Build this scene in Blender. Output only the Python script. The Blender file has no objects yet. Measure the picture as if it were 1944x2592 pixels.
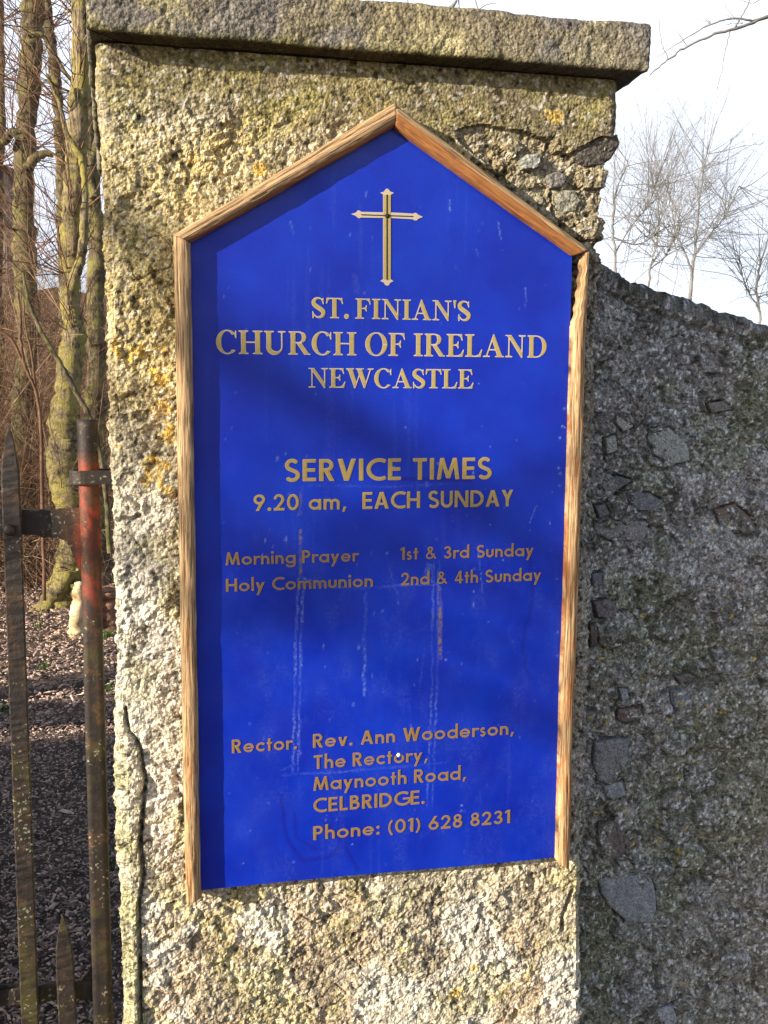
import bpy, math, random
import numpy as np
from mathutils import Vector, Matrix
rng = np.random.default_rng(7); random.seed(7)
C = bpy.context.scene.collection
SC = bpy.context.scene
# ------------------------------------------------------------------ camera
EYE = np.array([0.0, -1.45, 1.55])
YAW, PITCH, ROLL = [math.radians(a) for a in (11.76, 7.06, 0.31)]
FPX = 2502.0
def _basis():
    cy, sy, cp, sp, cr, sr = math.cos(YAW), math.sin(YAW), math.cos(PITCH), math.sin(PITCH), math.cos(ROLL), math.sin(ROLL)
    f = np.array([sy*cp, cy*cp, -sp]); r = np.array([cy, -sy, 0.0]); u = np.cross(r, f)
    return cr*r+sr*u, -sr*r+cr*u, f
RT, UP, FW = _basis()
cd = bpy.data.cameras.new('camera'); cam = bpy.data.objects.new('camera', cd); C.objects.link(cam)
cam.matrix_world = Matrix(((RT[0], UP[0], -FW[0], EYE[0]), (RT[1], UP[1], -FW[1], EYE[1]), (RT[2], UP[2], -FW[2], EYE[2]), (0, 0, 0, 1)))
cd.sensor_fit = 'VERTICAL'; cd.sensor_height = 36.0; cd.sensor_width = 27.0
cd.lens = FPX/2592*36; cd.clip_start = 0.02; cd.clip_end = 3000
SC.camera = cam
# ------------------------------------------------------------------ light
SUN_AZ, SUN_EL = math.radians(66), math.radians(17.2)     # azimuth measured from -Y towards -X
SUN_DIR = np.array([-math.sin(SUN_AZ)*math.cos(SUN_EL), -math.cos(SUN_AZ)*math.cos(SUN_EL), math.sin(SUN_EL)])
sl = bpy.data.lights.new('sun', 'SUN'); so = bpy.data.objects.new('sun', sl); C.objects.link(so)
sl.energy = 5.0; sl.angle = math.radians(0.5); sl.color = (1.0, 0.89, 0.72)
so.rotation_euler = Vector(SUN_DIR).to_track_quat('Z', 'Y').to_euler()
W = bpy.data.worlds.new('World'); SC.world = W; W.use_nodes = True
nt = W.node_tree; nt.nodes.clear()
def nn(nt, t, **k):
    n = nt.nodes.new(t)
    for a, b in k.items(): setattr(n, a, b)
    return n
sky = nn(nt, 'ShaderNodeTexSky', sky_type='NISHITA', sun_disc=False, sun_elevation=SUN_EL,
         sun_rotation=math.atan2(SUN_DIR[0], SUN_DIR[1]), air_density=1.0, dust_density=1.5, ozone_density=1.0)
bg = nn(nt, 'ShaderNodeBackground'); bg.inputs[1].default_value = 0.08
tc = nn(nt, 'ShaderNodeTexCoord')
mp = nn(nt, 'ShaderNodeMapping'); mp.inputs['Scale'].default_value = (1.0, 1.0, 2.6); mp.inputs['Location'].default_value = (0.0, 0.0, 0.0)
cn = nn(nt, 'ShaderNodeTexNoise'); cn.inputs['Scale'].default_value = 1.6; cn.inputs['Detail'].default_value = 5
cr_ = nn(nt, 'ShaderNodeValToRGB'); cr_.color_ramp.elements[0].position = 0.38; cr_.color_ramp.elements[1].position = 0.56
cr_.color_ramp.elements[0].color = (0.05, 0.05, 0.05, 1)
cl = nn(nt, 'ShaderNodeMixRGB'); cl.inputs[2].default_value = (7.0, 7.7, 9.0, 1)
wo = nn(nt, 'ShaderNodeOutputWorld')
L = nt.links
L.new(tc.outputs['Generated'], mp.inputs[0]); L.new(mp.outputs[0], cn.inputs[0]); L.new(cn.outputs[0], cr_.inputs[0])
sz = nn(nt, 'ShaderNodeSeparateXYZ'); L.new(tc.outputs['Generated'], sz.inputs[0])      # high thin cloud, closed towards the horizon
mr = nn(nt, 'ShaderNodeMapRange'); mr.inputs['From Min'].default_value = .34; mr.inputs['From Max'].default_value = .66
mr.inputs['To Min'].default_value = 1.0; mr.inputs['To Max'].default_value = 0.0; L.new(sz.outputs[2], mr.inputs[0])
mx = nn(nt, 'ShaderNodeMath', operation='MULTIPLY'); L.new(cr_.outputs[0], mx.inputs[0]); L.new(mr.outputs[0], mx.inputs[1])
L.new(mx.outputs[0], cl.inputs[0]); L.new(sky.outputs[0], cl.inputs[1]); L.new(cl.outputs[0], bg.inputs[0]); L.new(bg.outputs[0], wo.inputs[0])
SC.view_settings.view_transform = 'Standard'; SC.view_settings.look = 'None'
SC.view_settings.exposure = 1.16; SC.view_settings.gamma = 1.0; SC.view_settings.use_curve_mapping = False

# ------------------------------------------------------------------ helpers
def at(px, py, Y=0.0):
    """point of the plane y = Y that the photograph shows at pixel (px, py)"""
    d = (px-972)/FPX*RT - (py-1296)/FPX*UP + FW
    return EYE + (Y-EYE[1])/d[1]*d
def ground_at(px, py, z=0.0):
    d = (px-972)/FPX*RT - (py-1296)/FPX*UP + FW
    return EYE + (z-EYE[2])/d[2]*d
def _hash(ix, iy, seed):
    h = (ix.astype(np.int64)*374761393 + iy.astype(np.int64)*668265263 + seed*1274126177) & 0xffffffff
    h = ((h ^ (h >> 13))*1274126177) & 0xffffffff
    h = ((h ^ (h >> 16))*2246822519) & 0xffffffff
    return ((h ^ (h >> 15)) & 0xffffff)/float(0xffffff)
def vn(x, y, seed=0):
    ix, iy = np.floor(x), np.floor(y); fx, fy = x-ix, y-iy
    fx = fx*fx*fx*(fx*(fx*6-15)+10); fy = fy*fy*fy*(fy*(fy*6-15)+10)
    a, b, c, d = _hash(ix, iy, seed), _hash(ix+1, iy, seed), _hash(ix, iy+1, seed), _hash(ix+1, iy+1, seed)
    return (a*(1-fx)+b*fx)*(1-fy)+(c*(1-fx)+d*fx)*fy*1.0
def fbm(x, y, o=4, seed=0, g=.5):
    s, a, n = 0, 1.0, 0; x, y = x*.866+y*.5, y*.866-x*.5
    for i in range(o):
        s = s+a*vn(x+i*17.3, y-i*9.1, seed+i*31); n += a; a *= g; x, y = x*1.624+y*1.218, y*1.624-x*1.218
    return s/n
def worley(x, y, seed=0):
    ix, iy = np.floor(x), np.floor(y); best = np.full(x.shape, 9.0); bid = np.zeros(x.shape)
    for dx in (-1, 0, 1):
        for dy in (-1, 0, 1):
            cx, cy = ix+dx, iy+dy
            qx, qy = cx+_hash(cx, cy, seed), cy+_hash(cx, cy, seed+77)
            d = (qx-x)**2+(qy-y)**2; m = d < best
            best = np.where(m, d, best); bid = np.where(m, _hash(cx, cy, seed+155), bid)
    return np.sqrt(best), bid
def sstep(a, b, x):
    t = np.clip((x-a)/(b-a), 0, 1); return t*t*(3-2*t)
def polydist(X, Z, pts):
    """distance to an open polyline"""
    D = np.full(X.shape, 9.0)
    for (x0, z0), (x1, z1) in zip(pts[:-1], pts[1:]):
        dx, dz = x1-x0, z1-z0; t = np.clip(((X-x0)*dx+(Z-z0)*dz)/(dx*dx+dz*dz+1e-12), 0, 1)
        D = np.minimum(D, np.hypot(X-x0-t*dx, Z-z0-t*dz))
    return D
def inpoly(X, Z, pts):
    ins = np.zeros(X.shape, bool); n = len(pts)
    for i in range(n):
        x0, z0 = pts[i]; x1, z1 = pts[(i+1) % n]
        if z0 == z1: continue
        c = ((z0 > Z) != (z1 > Z)) & (X < (x1-x0)*(Z-z0)/(z1-z0)+x0); ins ^= c
    return ins
def props(o, label=None, cat=None, group=None, kind=None):
    if label: o['label'] = label
    if cat: o['category'] = cat
    if group: o['group'] = group
    if kind: o['kind'] = kind
    return o
def link(name, me, mat=None, parent=None):
    o = bpy.data.objects.new(name, me); C.objects.link(o)
    if mat is not None:
        for m in (mat if isinstance(mat, (list, tuple)) else [mat]): me.materials.append(m)
    if parent is not None:
        o.parent = parent; o.matrix_parent_inverse = Matrix.Translation(-parent.location)
    return o
def empty(name, loc, label, cat, group=None):
    o = bpy.data.objects.new(name, None); C.objects.link(o); o.location = Vector(loc); o.empty_display_size = .1
    return props(o, label, cat, group)
def mesh(name, V, F, smooth=False):
    me = bpy.data.meshes.new(name); me.from_pydata([tuple(v) for v in V], [], F); me.update()
    if smooth: me.polygons.foreach_set('use_smooth', [True]*len(me.polygons))
    return me
def fastmesh(name, V, Q, smooth=True):
    """V (n,3), Q (m,k) index array with k = 3 or 4"""
    V = np.ascontiguousarray(V, np.float32); Q = np.ascontiguousarray(Q, np.int32); k = Q.shape[1]
    me = bpy.data.meshes.new(name); me.vertices.add(len(V)); me.vertices.foreach_set('co', V.ravel())
    me.loops.add(Q.size); me.loops.foreach_set('vertex_index', Q.ravel())
    me.polygons.add(len(Q)); me.polygons.foreach_set('loop_start', np.arange(0, Q.size, k, dtype=np.int32))
    me.polygons.foreach_set('use_smooth', np.full(len(Q), smooth)); me.update(); me.validate()
    return me
def grid_quads(n, m, off=0):
    a = np.arange(n*m).reshape(n, m)+off
    return np.stack([a[:-1, :-1], a[:-1, 1:], a[1:, 1:], a[1:, :-1]], -1).reshape(-1, 4)
def gridmesh(name, P, smooth=True, col=None, flip=False):
    n, m = P.shape[:2]; Q = grid_quads(n, m)
    if flip: Q = Q[:, ::-1]
    me = fastmesh(name, P.reshape(-1, 3), Q, smooth)
    if col is not None: setcol(me, col.reshape(-1, col.shape[-1]))
    return me
def setcol(me, c, name='Col'):
    a = me.color_attributes.new(name, 'FLOAT_COLOR', 'POINT')
    if c.shape[1] == 3: c = np.concatenate([c, np.ones((len(c), 1))], 1)
    a.data.foreach_set('color', np.ascontiguousarray(c, np.float32).ravel())
def box(V, F, c, s, jit=0):
    i = len(V)
    for dz in (-1, 1):
        for dx, dy in ((-1, -1), (1, -1), (1, 1), (-1, 1)):
            V.append((c[0]+dx*s[0]/2+random.uniform(-jit, jit), c[1]+dy*s[1]/2+random.uniform(-jit, jit), c[2]+dz*s[2]/2+random.uniform(-jit, jit)))
    for f in ((3, 2, 1, 0), (4, 5, 6, 7), (0, 1, 5, 4), (1, 2, 6, 5), (2, 3, 7, 6), (3, 0, 4, 7)): F.append(tuple(i+k for k in f))
class Tubes:
    """collects tapered tubes, builds one mesh"""
    def __init__(s): s.V = []; s.Q = []; s.n = 0; s.c = []
    def add(s, P, R, k=5, tint=0.5, jit=0.0):
        P = np.asarray(P, float); R = np.asarray(R, float)*np.ones(len(P))
        T = np.gradient(P, axis=0); T /= np.linalg.norm(T, axis=1, keepdims=True)+1e-9
        ref = np.array([0.31, 0.93, 0.2]) if abs(T[0][2]) > .7 else np.array([0.05, 0.1, 1.0])
        A = np.cross(T, ref); A /= np.linalg.norm(A, axis=1, keepdims=True)+1e-9; B = np.cross(T, A)
        th = np.arange(k)*2*math.pi/k
        rr = R[:, None]*(1+jit*rng.standard_normal((len(P), k))) if jit else R[:, None]*np.ones((1, k))
        X = P[:, None]+rr[..., None]*(np.cos(th)[None, :, None]*A[:, None]+np.sin(th)[None, :, None]*B[:, None])
        a = np.arange(len(P)*k).reshape(len(P), k)+s.n; b = np.roll(a, -1, 1)
        s.Q.append(np.stack([a[:-1], b[:-1], b[1:], a[1:]], -1).reshape(-1, 4)); s.V.append(X.reshape(-1, 3)); s.n += len(P)*k
        s.c.append(np.full(len(P)*k, tint))
    def build(s, name, mat, parent=None, smooth=True):
        me = fastmesh(name, np.concatenate(s.V), np.concatenate(s.Q), smooth)
        c = np.concatenate(s.c); setcol(me, np.stack([c, c, c], -1))
        return link(name, me, mat, parent)
def smoothpath(pts, n=8, wob=0.0):
    """Catmull-Rom through rows of any width"""
    P = np.asarray(pts, float); P = np.vstack([2*P[0]-P[1], P, 2*P[-1]-P[-2]]); out = []
    for i in range(1, len(P)-2):
        for t in np.linspace(0, 1, n, endpoint=False):
            out.append(.5*((2*P[i])+(-P[i-1]+P[i+1])*t+(2*P[i-1]-5*P[i]+4*P[i+1]-P[i+2])*t*t+(-P[i-1]+3*P[i]-3*P[i+1]+P[i+2])*t**3))
    out.append(P[-2]); out = np.array(out)
    if wob: out[:, :3] += rng.standard_normal((len(out), 3))*wob
    return out

# ------------------------------------------------------------------ materials
def mat(name, rough=.8, spec=.3):
    m = bpy.data.materials.new(name); m.use_nodes = True; nt = m.node_tree
    b = nt.nodes['Principled BSDF']; b.inputs['Roughness'].default_value = rough; b.inputs['Specular IOR Level'].default_value = spec
    return m, nt, b
def noise(nt, scale, detail=4, rough=.55, vec=None, dist=0):
    n = nn(nt, 'ShaderNodeTexNoise'); n.inputs['Scale'].default_value = scale; n.inputs['Detail'].default_value = detail
    n.inputs['Roughness'].default_value = rough; n.inputs['Distortion'].default_value = dist
    if vec is None:
        t = nt.nodes.get('TC') or nn(nt, 'ShaderNodeTexCoord', name='TC'); vec = t.outputs['Object']
    nt.links.new(vec, n.inputs['Vector']); return n.outputs['Fac']
def ramp(nt, fac, stops):
    r = nn(nt, 'ShaderNodeValToRGB'); e = r.color_ramp.elements
    while len(e) < len(stops): e.new(.5)
    for el, (p, c) in zip(e, stops):
        el.position = p; el.color = (*c, 1) if isinstance(c, tuple) else (c, c, c, 1)
    nt.links.new(fac, r.inputs[0]); return r.outputs[0]
def mix(nt, fac, a, b, mode='MIX'):
    n = nn(nt, 'ShaderNodeMixRGB', blend_type=mode)
    for i, v in enumerate((fac, a, b)):
        if isinstance(v, (int, float)): n.inputs[i].default_value = v if i == 0 else (v, v, v, 1)
        elif isinstance(v, tuple): n.inputs[i].default_value = (*v, 1)
        else: nt.links.new(v, n.inputs[i])
    return n.outputs[0]
def bump(nt, b, h, strength, dist, prev=None):
    n = nn(nt, 'ShaderNodeBump'); n.inputs['Strength'].default_value = strength; n.inputs['Distance'].default_value = dist
    nt.links.new(h, n.inputs['Height'])
    if prev is not None: nt.links.new(prev, n.inputs['Normal'])
    nt.links.new(n.outputs[0], b.inputs['Normal']); return n.outputs[0]
def attr(nt, name='Col'):
    return nn(nt, 'ShaderNodeVertexColor', layer_name=name).outputs['Color']
def mapped(nt, scale, src='Object'):
    t = nt.nodes.get('TC') or nn(nt, 'ShaderNodeTexCoord', name='TC')
    m = nn(nt, 'ShaderNodeMapping'); m.inputs['Scale'].default_value = scale
    nt.links.new(t.outputs[src], m.inputs[0]); return m.outputs[0]

def masonry(name, bumpd=.0025, dark=.55, light=1.5):
    m, nt, b = mat(name, .95, .1)
    c = attr(nt)
    f = ramp(nt, noise(nt, 260, 3, .7), [(.30, dark), (.5, 1.0), (.72, light)])
    c2 = mix(nt, 1.0, c, f, 'MULTIPLY')
    g = ramp(nt, noise(nt, 60, 4, .6), [(.3, .8), (.7, 1.2)])
    c3 = mix(nt, 1.0, c2, g, 'MULTIPLY')
    nt.links.new(c3, b.inputs['Base Color'])
    p = bump(nt, b, noise(nt, 170, 4, .65), 1.0, bumpd)
    vo = nn(nt, 'ShaderNodeTexVoronoi'); vo.inputs['Scale'].default_value = 210
    nt.links.new(nt.nodes['TC'].outputs['Object'], vo.inputs['Vector'])
    iv = nn(nt, 'ShaderNodeMath', operation='SUBTRACT'); iv.inputs[0].default_value = 1; nt.links.new(vo.outputs['Distance'], iv.inputs[1])
    bump(nt, b, iv.outputs[0], .7, bumpd*.8, p)
    return m
M_REND = masonry('lichened_render', .0032, .30, 1.75)
M_WALL = masonry('weathered_wall_render', .003, .35, 1.9)
M_STONE = masonry('field_stone', .0035, .5, 1.6)
def rust_mat(name, red=False):
    m, nt, b = mat(name, .6, .4)
    base = ramp(nt, noise(nt, 28, 6, .7), [(.36, (.006, .004, .004)), (.54, (.018, .011, .008)), (.66, (.060, .028, .012)), (.82, (.13, .075, .038))])
    moss = ramp(nt, noise(nt, 9, 3, .6), [(.56, 0.0), (.68, 1.0)])
    base = mix(nt, moss, base, (.040, .034, .008))
    vo = nn(nt, 'ShaderNodeTexVoronoi'); vo.inputs['Scale'].default_value = 120
    wv = nn(nt, 'ShaderNodeVectorMath', operation='ADD'); nz = nn(nt, 'ShaderNodeTexNoise'); nz.inputs['Scale'].default_value = 150; sm = nn(nt, 'ShaderNodeVectorMath', operation='SCALE'); sm.inputs['Scale'].default_value = .014
    noise(nt, 5); nt.links.new(nt.nodes['TC'].outputs['Object'], nz.inputs['Vector']); nt.links.new(nz.outputs['Color'], sm.inputs[0]); nt.links.new(nt.nodes['TC'].outputs['Object'], wv.inputs[0]); nt.links.new(sm.outputs[0], wv.inputs[1]); nt.links.new(wv.outputs[0], vo.inputs['Vector'])
    spot = ramp(nt, vo.outputs['Distance'], [(.12, 1.0), (.30, 0.0)])
    gate = ramp(nt, noise(nt, 14, 2, .5), [(.50, 0.0), (.60, 1.0)])
    sp = mix(nt, 1.0, spot, gate, 'MULTIPLY')
    base = mix(nt, sp, base, (.24, .24, .16))
    if red:
        base = mix(nt, attr(nt), base, mix(nt, ramp(nt, noise(nt, 40, 4, .6), [(.4, 0.0), (.6, 1.0)]), (.25, .030, .010), (.09, .032, .014)))
    nt.links.new(base, b.inputs['Base Color'])
    bump(nt, b, noise(nt, 120, 5, .7), .8, .0015)
    return m
M_IRON = rust_mat('rusted_painted_iron'); M_IRONRED = rust_mat('rusted_iron_with_red_lead', True)
def bark_mat(name, a, b_, moss, mossiness, sc=1.0):
    m, nt, b = mat(name, .9, .15)
    v = mapped(nt, (1, 1, .22))
    c = ramp(nt, noise(nt, 40*sc, 6, .75, v), [(.36, a), (.60, b_)])
    c = mix(nt, 1.0, c, ramp(nt, noise(nt, 7*sc, 5, .7), [(.38, .45), (.60, 1.35)]), 'MULTIPLY')
    k = ramp(nt, noise(nt, 4.1*sc, 7, .75), [(.62-mossiness, 0.0), (.74-mossiness, 1.0)])
    c = mix(nt, k, c, moss); nt.links.new(c, b.inputs['Base Color'])
    bump(nt, b, noise(nt, 45*sc, 7, .75, v), 1.0, .02)
    return m
M_BARK = bark_mat('mossy_bark', (.04, .028, .02), (.30, .24, .15), (.34, .29, .085), .17, 1.6)
M_BARKD = bark_mat('brown_bark', (.030, .024, .016), (.20, .16, .10), (.23, .21, .08), .14, 1.5)
def plain(name, stops, scale, rough=.9, b_=None, vec=None, spec=.2):
    m, nt, b = mat(name, rough, spec)
    nt.links.new(ramp(nt, noise(nt, scale, 5, .6), stops), b.inputs['Base Color'])
    if b_: bump(nt, b, noise(nt, b_[0], 5, .65), 1.0, b_[1])
    return m
def twig_mat():
    m, nt, b = mat('twig_bark', .85, .2)
    c = ramp(nt, attr(nt), [(0.0, (.03, .016, .010)), (.4, (.10, .052, .032)), (.7, (.25, .14, .085)), (1.0, (.48, .33, .21))])
    nt.links.new(mix(nt, 1.0, c, ramp(nt, noise(nt, 9, 4, .6), [(.3, .6), (.7, 1.4)]), 'MULTIPLY'), b.inputs['Base Color']); return m
M_TWIG = twig_mat()
M_FARTWIG = plain('far_twig_bark', [(.35, (.13, .125, .12)), (.65, (.26, .25, .24))], 2)
M_DEADWOOD = plain('bare_dead_wood', [(.3, (.22, .13, .06)), (.5, (.62, .50, .30)), (.7, (.80, .70, .48))], 11, .85, (30, .006))
M_BROWNWOOD = plain('rotting_stump_wood', [(.35, (.12, .06, .04)), (.65, (.34, .19, .13))], 14, .9, (40, .01))
M_GRASS = plain('grass_blades', [(.35, (.03, .08, .012)), (.65, (.07, .14, .03))], 30)
M_BANK = plain('leaf_litter', [(.35, (.025, .018, .013)), (.65, (.10, .070, .048))], 6, .95, (20, .03))
M_GROUND = plain('damp_earth', [(.3, (.06, .045, .035)), (.7, (.16, .12, .09))], 8, .95, (60, .01))
def chip_mat():
    m, nt, b = mat('wood_chip', .8, .25)
    c = ramp(nt, attr(nt), [(0.0, (.08, .055, .05)), (.35, (.28, .20, .17)), (.65, (.62, .43, .35)), (1.0, (.82, .62, .45))])
    nt.links.new(c, b.inputs['Base Color']); return m
M_CHIP = chip_mat()
def far_stone():
    m, nt, b = mat('old_church_stone', .95, .1)
    v = mapped(nt, (1, 1, 1)); br = nn(nt, 'ShaderNodeTexNoise'); br.inputs['Scale'].default_value = 3; nt.links.new(v, br.inputs['Vector'])
    c = ramp(nt, noise(nt, 4, 8, .75), [(.3, (.12, .10, .10)), (.5, (.22, .18, .17)), (.7, (.34, .29, .26))])
    nt.links.new(c, b.inputs['Base Color']); bump(nt, b, noise(nt, 9, 5, .7), 1.0, .05); return m
M_CHURCH = far_stone()
M_SLATE = plain('roof_slate', [(.3, (.08, .08, .09)), (.7, (.16, .15, .16))], 3)
def board_mat():
    m, nt, b = mat('blue_enamel_paint', .42, .32)
    sep = nn(nt, 'ShaderNodeSeparateColor'); nt.links.new(attr(nt), sep.inputs[0])
    base = mix(nt, ramp(nt, noise(nt, 9, 5, .6), [(.35, 0.0), (.7, 1.0)]), (.0005, .0125, .29), (.0012, .026, .38))
    dust = ramp(nt, noise(nt, 420, 2, .5), [(.60, 0.0), (.74, .22)])
    base = mix(nt, dust, base, (.03, .11, .58))
    base = mix(nt, sep.outputs[1], base, (.002, .006, .20))
    sc = mix(nt, 1.0, sep.outputs[0], ramp(nt, noise(nt, 190, 5, .8), [(.42, .0), (.62, 1.0)]), 'MULTIPLY')
    base = mix(nt, sc, base, (.13, .20, .52))
    br = mix(nt, 1.0, sep.outputs[2], ramp(nt, noise(nt, 150, 4, .7), [(.40, .1), (.6, 1.0)]), 'MULTIPLY')
    base = mix(nt, br, base, (.16, .12, .09))
    nt.links.new(base, b.inputs['Base Color'])
    nt.links.new(ramp(nt, noise(nt, 14, 5, .6), [(.3, .30), (.7, .55)]), b.inputs['Roughness'])
    bump(nt, b, noise(nt, 500, 2, .5), .12, .0006)
    return m
M_BOARD = board_mat()
def film(name, c, c2):
    m, nt, b = mat(name, .5, .4)
    nt.links.new(mix(nt, ramp(nt, noise(nt, 300, 3, .6), [(.35, 0.0), (.7, 1.0)]), c, c2), b.inputs['Base Color']); return m
M_GOLD = film('gold_leaf_letter', (.30, .225, .065), (.36, .28, .10)); M_GOLDEDGE = film('pale_gold_letter_edge', (.43, .36, .28), (.40, .32, .21))
M_GOLD2 = film('sign_gold_letter', (.25, .175, .04), (.31, .22, .065)); M_GOLDEDGE2 = film('sign_gold_letter_edge', (.33, .25, .12), (.29, .22, .10))
M_GOLD3 = film('tarnished_gold_letter', (.19, .105, .025), (.24, .14, .045)); M_GOLDEDGE3 = film('tarnished_letter_edge', (.28, .18, .10), (.25, .16, .09))
M_BLACK = plain('dark_paint_line', [(.3, (.015, .015, .02)), (.7, (.03, .03, .04))], 50)
def strip_wood(name):
    """Col: r = position across the strip (0 inner, 1 outer), g = varnish left, b = random tone"""
    m, nt, b = mat(name, .62, .35)
    sep = nn(nt, 'ShaderNodeSeparateColor'); nt.links.new(attr(nt), sep.inputs[0])
    uv = nn(nt, 'ShaderNodeUVMap', uv_map='UV'); mpn = nn(nt, 'ShaderNodeMapping'); mpn.inputs['Scale'].default_value = (18, 420, 1)
    nt.links.new(uv.outputs[0], mpn.inputs[0]); g = noise(nt, 1.0, 5, .65, mpn.outputs[0], .4)
    bare = ramp(nt, g, [(.33, (.05, .028, .014)), (.42, (.20, .12, .06)), (.56, (.46, .30, .15)), (.75, (.66, .50, .31))])
    varn = ramp(nt, g, [(.30, (.10, .035, .010)), (.5, (.30, .12, .035)), (.72, (.42, .20, .07))])
    mp2 = nn(nt, 'ShaderNodeMapping'); mp2.inputs['Scale'].default_value = (14, 120, 1); nt.links.new(uv.outputs[0], mp2.inputs[0])
    n2 = noise(nt, 1.0, 5, .7, mp2.outputs[0], .6)
    ad = nn(nt, 'ShaderNodeMath', operation='ADD'); nt.links.new(n2, ad.inputs[0]); nt.links.new(sep.outputs[1], ad.inputs[1])
    fac = ramp(nt, ad.outputs[0], [(.92, 0.0), (1.04, 1.0)])
    nt.links.new(mix(nt, fac, bare, varn), b.inputs['Base Color'])
    bump(nt, b, g, .9, .0022)
    return m
M_STRIP = strip_wood('weathered_beading')
M_SCREW = plain('screw_head', [(.3, (.5, .5, .48)), (.7, (.8, .8, .78))], 200, .4)

PY = 0.03          # front face of the pier; the painted face of the board is y = 0
def W2(pts, Y=0.0): return [tuple(at(x, y, Y)[[0, 2]]) for x, y in pts]
def r2(pts): return [(972+x/1.707, y/1.707) for x, y in pts]       # photo quadrant helpers
def r5(pts): return [(x/1.707, 1728+y/1.707) for x, y in pts]
def r6(pts): return [(972+x/1.707, 1728+y/1.707) for x, y in pts]

# ------------------------------------------------------------------ ground
def ground():
    xs = np.concatenate([[-400, -120, -40, -15], np.linspace(-8, 8, 90), [15, 40, 120, 400]])
    ys = np.concatenate([[-400, -120, -40, -15], np.linspace(-8, 14, 120), [25, 60, 150, 700]])
    X, Y = np.meshgrid(xs, ys); near = np.exp(-((X/9)**2+((Y-4)/9)**2))
    Z = -.03+near*(fbm(X*1.3, Y*1.3, 4, 5)-.5)*.05
    o = link('ground', gridmesh('ground', np.stack([X, Y, Z], -1)), M_GROUND); props(o, kind='structure')
    # mulch of wood chips and small stones behind the gate
    def scat(n, y0, y1, w0, w1, smin, smax, seed):
        r = np.random.default_rng(seed); y = r.uniform(y0, y1, n); mid = -.24*(y+1.45)/1.0*.42-.1
        x = mid+r.uniform(w0, w1, n)*(y+1.6)
        ln = r.uniform(smin, smax, n)*r.choice([.7, 1, 1.0, 1.9], n); wd = r.uniform(.35, .7, n)*np.minimum(ln, smax*.9); th = r.uniform(.18, .5, n)*wd
        a = r.uniform(0, math.pi, n); tl = r.normal(0, .28, n); t2 = r.normal(0, .28, n)
        ex = np.stack([np.cos(a), np.sin(a), tl], -1); ey = np.stack([-np.sin(a), np.cos(a), t2], -1)
        ez = np.cross(ex, ey); c = np.stack([x, y, r.uniform(-.012, .012, n)], -1)
        cs = []
        for dz in (-1, 1):
            for dx, dy in ((-1, -.75), (.85, -1), (1, .8), (-.8, 1)):
                k = .72 if dz > 0 else 1.0
                jx = r.uniform(.75, 1.15, n); jy = r.uniform(.75, 1.15, n)
                cs.append(c+(dx*k*jx*ln/2)[:, None]*ex+(dy*k*jy*wd/2)[:, None]*ey+(dz*th/2)[:, None]*ez)
        V = np.stack(cs, 1).reshape(-1, 3); base = (np.arange(n)*8)[:, None, None]
        Q = base+np.array([(4, 5, 6, 7), (0, 1, 5, 4), (1, 2, 6, 5), (2, 3, 7, 6), (3, 0, 4, 7)])[None]
        return V, Q.reshape(-1, 4), np.repeat(r.beta(1.6, 2.2, n), 8)
    Vs, Qs, Cs, off = [], [], [], 0
    for a in ((46000, .35, 3.4, -.34, .22, .006, .015, 1), (34000, 3.2, 8.8, -.36, .28, .010, .027, 2), (6000, .35, 8.5, -.9, .8, .012, .035, 3)):
        V, Q, c = scat(*a); Vs.append(V); Qs.append(Q+off); Cs.append(c); off += len(V)
    me = fastmesh('mulch', np.concatenate(Vs), np.concatenate(Qs), False); c = np.concatenate(Cs); setcol(me, np.stack([c, c, c], -1))
    props(link('mulch', me, M_CHIP), 'loose mulch of wood chips and small stones covering the churchyard ground behind the gate', 'mulch', kind='stuff')
    T = Tubes()
    for i in range(170):
        y = random.uniform(.8, 7.5); x = -.35-.08*y+random.uniform(-.5, .45)*(y+1.4)*.4; a = random.uniform(0, 6.3); l = random.uniform(.05, .16)
        p = [(x, y, .012), (x+l*.5*math.cos(a), y+l*.5*math.sin(a), random.uniform(.012, .03)), (x+l*math.cos(a+.3), y+l*math.sin(a+.3), .012)]
        T.add(smoothpath(p, 3), .0018 if y < 3 else .003, 4, random.random())
    o = T.build('fallen_twigs', M_TWIG); props(o, 'thin fallen twigs strewn over the wood chip mulch', 'twigs', kind='stuff')
ground()

# ------------------------------------------------------------------ gate pier with the board
XL = float(at(268, 864, PY)[0]); ZTOP = 2.022
PR = [(2.6, .655), (2.0, .664), (1.87, .657), (1.78, .650), (1.6, .645), (1.36, .642), (.97, .652), (.77, .648), (.49, .657), (0, .66)]
def pier_right(z):
    q = np.array(PR[::-1]); return np.interp(z, q[:, 0], q[:, 1])+.012*(PY/.03)*.5
CRK = W2(r5([(540, 110), (545, 150), (556, 212), (585, 243), (606, 290), (612, 340), (628, 425), (612, 600), (606, 700), (620, 830), (600, 950), (604, 1200), (607, 1500)]), PY)
CAV = W2(r2([(300, 565), (380, 542), (460, 536), (600, 565), (720, 605), (735, 655), (800, 668), (880, 612), (1000, 585), (1060, 600), (1060, 1100), (950, 1090), (870, 1085), (600, 870), (430, 700), (330, 620)]), PY)
REM = [W2(r2(p), PY) for p in ([(835, 740), (890, 728), (1040, 735), (1040, 800), (900, 812), (845, 800)], [(840, 955), (900, 930), (1040, 950), (1040, 1040), (880, 1035), (845, 1010)], [(500, 640), (560, 600), (600, 640), (560, 690)])]
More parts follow.
